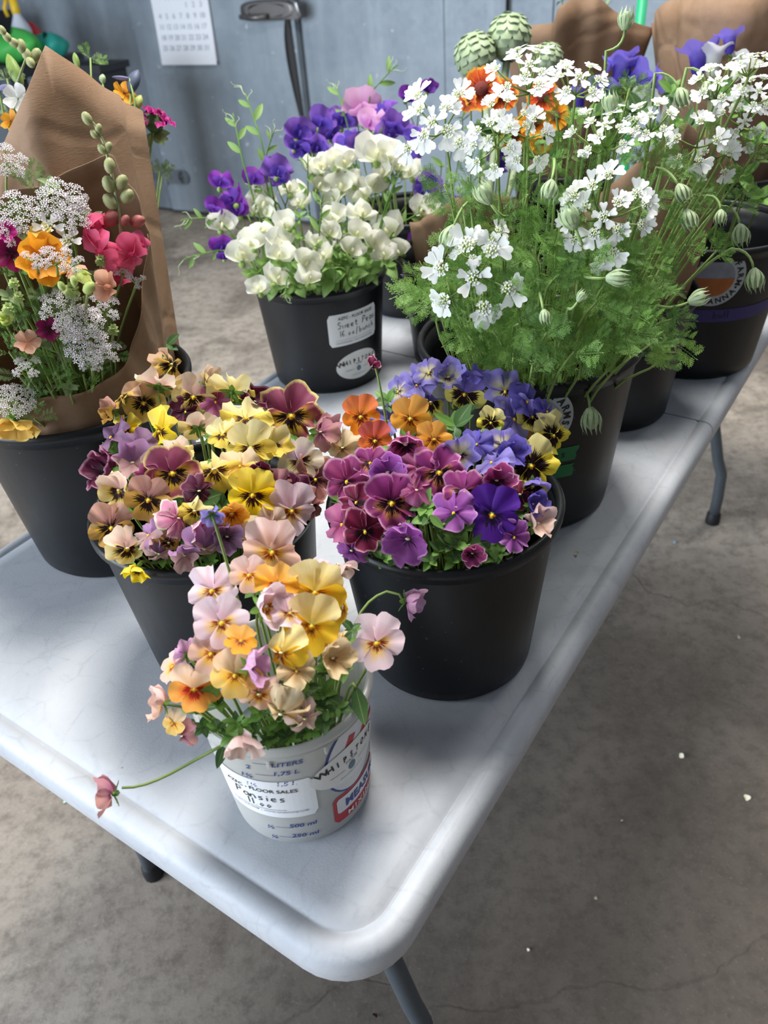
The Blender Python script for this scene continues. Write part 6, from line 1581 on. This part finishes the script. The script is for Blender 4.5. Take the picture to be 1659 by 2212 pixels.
MB().quadgrid(64, 2, lambda i, j: ((lambda t_, zz: ((b.wr(zz) + .0007) * math.cos(t_), (b.wr(zz) + .0007) * math.sin(t_), zz))(2 * PI * i, z - .011 + .022 * j), (i, j)), closeu=True).obj('purple_tape', M_PTAPE, b.e)
hw, wd = hand('bull', .012); stick(b, b.e, 'handwriting', moved(hw, 0, -.004), a, z, .0014, M_BLACKINK)

# ------------------------------------------------------------------ black cart with bottle and bags by the wall
M_CART = flat('cart_black', '#22252b', .5)
zt = .95
ct = empty('utility_cart'); ct.matrix_world = WALL_M @ Matrix.Translation((-.95, -.62, 0)); tag(ct, 'black plastic utility cart standing by the metal wall', 'cart')
MB().box((-.85, -.24, zt - .06), (.80, .24, zt)).obj('top_tray', M_CART, ct, False); MB().box((-.83, -.22, .22), (.78, .22, .27)).obj('lower_shelf', M_CART, ct, False)
for sx_ in (-.79, .74):
    for sy_ in (-.19, .19):
        MB().box((sx_ - .03, sy_ - .03, .09), (sx_ + .03, sy_ + .03, zt - .06)).obj('post', M_CART, ct, False); MB().tube([(sx_, sy_ - .018, .045), (sx_, sy_ + .018, .045)], .045, 14).obj('caster', M_RUB, ct)
def upright(px, py, z=zt): return on_plane(px, py, z + .0005)
pb = upright(62, 120); k_ = px_size(1.22, pb)
bt = empty('spray_bottle', pb, .3); tag(bt, 'white spray bottle with yellow trigger on the black cart', 'bottle')
MB().lathe([(0, 0), (16 * k_, 0), (17 * k_, 3 * k_), (17 * k_, 38 * k_), (14 * k_, 46 * k_), (7 * k_, 60 * k_), (6 * k_, 66 * k_), (0, 66 * k_)], 20).obj('bottle_body', flat('bottle_white', '#c3cbd8', .35), bt)
MB().lathe([(17.4 * k_, 8 * k_), (17.4 * k_, 30 * k_)], 20).obj('label_band', flat('band_blue', '#8fa4c8', .5), bt)
MB().lathe([(6.5 * k_, 63 * k_), (7.5 * k_, 66 * k_), (6.5 * k_, 84 * k_), (0, 85 * k_)], 14).obj('collar', flat('trigger_yellow', '#e8c024', .45), bt)
hd_ = MB().ball((-4 * k_, 0, 92 * k_), 12 * k_, 12, 8, sc=(1.5, .7, .8)); hd_.tube([(-10 * k_, 0, 86 * k_), (-17 * k_, 0, 72 * k_), (-15 * k_, 0, 60 * k_)], 3 * k_, 8); hd_.tube([(-18 * k_, 0, 93 * k_), (-27 * k_, 0, 93 * k_)], 4 * k_, 8); hd_.obj('trigger', MATS['trigger_yellow'], bt)
def bag(px0, px1, py, hpx, mat, label, seed, depth=.16, name='plastic_bag'):
    p0, p1 = upright(px0, py), upright(px1, py); c = (p0 + p1) / 2; w = (p1 - p0).length / 2; r = random.Random(seed); h = px_size(hpx, c) * 1.15
    ph = [r.uniform(0, 6) for _ in range(4)]
    def fn(i, j):
        a = 2 * PI * i; rr = math.sin(PI * (.02 + .96 * (1 - j) ** .8)) ** .45
        ww = 1 + .10 * math.sin(3 * a + ph[0] + 3 * j) + .07 * math.sin(7 * a + ph[1] - 4 * j)
        return (w * math.cos(a) * rr * ww, depth * math.sin(a) * rr * ww, max(0, h * j * (1 + .16 * math.sin(2 * a + ph[2]) * j))), (i, j)
    mb = MB().quadgrid(28, 12, fn, closeu=True); o = mb.obj(name, mat); o.matrix_world = Matrix.Translation(c) @ Matrix.Rotation(math.atan2(WALL_D.y, WALL_D.x), 4, 'Z'); tag(o, label, 'bag'); return o
bag(-20, 84, 136, 50, leafy('bag_green', '#3fae4a', '#57c460', .2, vein=False, scale=9), 'bright green crumpled bag on the black cart', 2, .10)
bag(88, 148, 127, 38, leafy('bag_teal', '#1f8f84', '#2ea394', .2, vein=False, scale=9), 'teal folded bag beside the green one', 3, .08)
bag(60, 100, 114, 44, leafy('bag_red', '#b0333e', '#c84a50', .2, vein=False, scale=9), 'red cloth peeping out behind the teal bag', 4, .05, 'red_cloth')
pz = on_plane(215, 136, .95)
bn = empty('black_bin', (pz.x, pz.y, 0), math.atan2(WALL_D.y, WALL_D.x)); tag(bn, 'tall black plastic bin standing before the metal wall', 'bin')
def shell(x0, y0, x1, y1, z0, z1, tpr):
    return [(x0 + tpr, y0 + tpr, z0), (x1 - tpr, y0 + tpr, z0), (x1 - tpr, y1 - tpr, z0), (x0 + tpr, y1 - tpr, z0), (x0, y0, z1), (x1, y0, z1), (x1, y1, z1), (x0, y1, z1)]
v_ = shell(-.24, -.08, .07, .10, 0, .93, .03); mb = MB(); mb.v = v_
for q_ in ((3, 2, 1, 0), (0, 1, 5, 4), (1, 2, 6, 5), (2, 3, 7, 6), (3, 0, 4, 7)): mb.f.append(q_); mb.uv.append([(0, 0)] * 4); mb.mi.append(0)
o = mb.obj('bin_body', M_CART, bn, False); md = o.modifiers.new('wall', 'SOLIDIFY'); md.thickness = .006
for lo, hi in (((-.255, -.095, .92), (.085, -.075, .95)), ((-.255, .095, .92), (.085, .115, .95)), ((-.255, -.075, .92), (-.235, .095, .95)), ((.065, -.075, .92), (.085, .095, .95))): MB().box(lo, hi).obj('bin_rim', M_CART, bn, False)
cr = empty('black_crate'); cr.matrix_world = Matrix.Translation(upright(2, 112)) @ Matrix.Rotation(math.atan2(WALL_D.y, WALL_D.x), 4, 'Z'); tag(cr, 'black plastic crate standing on the cart beside the spray bottle', 'crate')
MB().box((-.16, -.09, 0), (.10, .09, .01)).obj('crate_floor', M_CART, cr, False)
for lo, hi in (((-.16, -.09, .01), (.10, -.08, .20)), ((-.16, .08, .01), (.10, .09, .20)), ((-.16, -.08, .01), (-.15, .08, .20)), ((.09, -.08, .01), (.10, .08, .20))): MB().box(lo, hi).obj('crate_side', M_CART, cr, False)
MB().box((-.17, -.10, .20), (.11, -.078, .225)).obj('crate_lip', M_CART, cr, False)

# ------------------------------------------------------------------ crumbs and fallen petals
M_FALL = flat('fallen_petal', '#d8d2bc', .8); M_SPRIGD = flat('dry_sprig', '#4a2030', .8)
def scrap(px, py, size, z, label, mat, seed, cat='petal', name='fallen_petal'):
    p = on_plane(px, py, z + .0015); s = px_size(size, p); r = random.Random(seed)
    o = fan(PI / 2, R(60), 1, 0, .25, .8, 4, r.uniform(0, 6), 0, .6, 2.5, 2.2, 8, 3).obj(name, mat); zmin = min(v.co.z for v in o.data.vertices)
    o.matrix_world = Matrix.Translation((p.x, p.y, z + .0004 - zmin * s)) @ Matrix.Rotation(r.uniform(0, 6), 4, 'Z') @ Matrix.Scale(s, 4); tag(o, label, cat, 'fallen petal scraps')
for k, (px, py, sz, z, lb, mt) in enumerate(((1238, 1196, 14, TZ, 'white petal scrap on the table beside the purple bucket', M_FALL), (1467, 1636, 12, 0, 'pale petal scrap on the floor near the table side', M_FALL), (1612, 1729, 14, 0, 'larger pale petal scrap at the far side of the floor', M_FALL), (1343, 1770, 7, 0, 'tiny pale crumb on the dark floor', M_FALL), (1290, 1942, 8, 0, 'small pale crumb on the floor below the table corner', M_FALL), (1453, 1173, 7, 0, 'tiny blue paper scrap under the table edge', flat('blue_scrap', '#7fb2c8', .7)), (135, 1733, 13, 0, 'pale green scrap on the floor before the table', flat('green_scrap', '#b9d2b4', .7)), (1600, 1378, 10, 0, 'white thread scrap on the floor near the folding leg', M_FALL), (1140, 2055, 7, 0, 'tiny pale crumb low on the dark floor', M_FALL), (815, 2190, 12, 0, 'dark red withered petal on the floor under the corner', M_SPRIGD))):
    scrap(px, py, sz, z, lb, mt, k)

# ------------------------------------------------------------------ leaf sprigs are told apart by the bloom they stand next to
def name_leaves(leaf_group, flower_groups, lead):
    L_ = [(o, p) for o, p in TOPS if o.get('group') == leaf_group]
    F_ = [(o['label'], p) for o, p in TOPS if o.get('group') in flower_groups and len(o['label'].split()) <= 16 - len(lead.split())]
    pairs = sorted(((p - q).length, i, j) for i, (o, p) in enumerate(L_) for j, (l, q) in enumerate(F_)); ui, uj = set(), set()
    for d_, i, j in pairs:
        if i in ui or j in uj: continue
        ui.add(i); uj.add(j); L_[i][0]['label'] = lead + ' ' + F_[j][0]
name_leaves('leaf sprigs in the tub', ['pansies in the measuring tub'], 'green leaf sprig by the')
name_leaves('leaf sprigs in the yellow pansy bucket', ['pansies in the yellow bucket'], 'green leaf sprig by the')
name_leaves('leaf sprigs in the purple pansy bucket', ['pansies in the purple bucket'], 'green leaf sprig by the')
name_leaves('feathery leaves in the near bouquet', ['flowers in the near mixed bouquet', 'lacy pinkish umbels in the near bouquet'], 'feathery leaves by the')
name_leaves('leaf sprigs in the near bouquet', ['lacy pinkish umbels in the near bouquet'], 'grey-green leaf sprig by the')
name_leaves('leaf sprigs at the far half of the table', ['orange daisy-like flowers', 'violet and white bellflowers'], 'green leaf sprig by the')
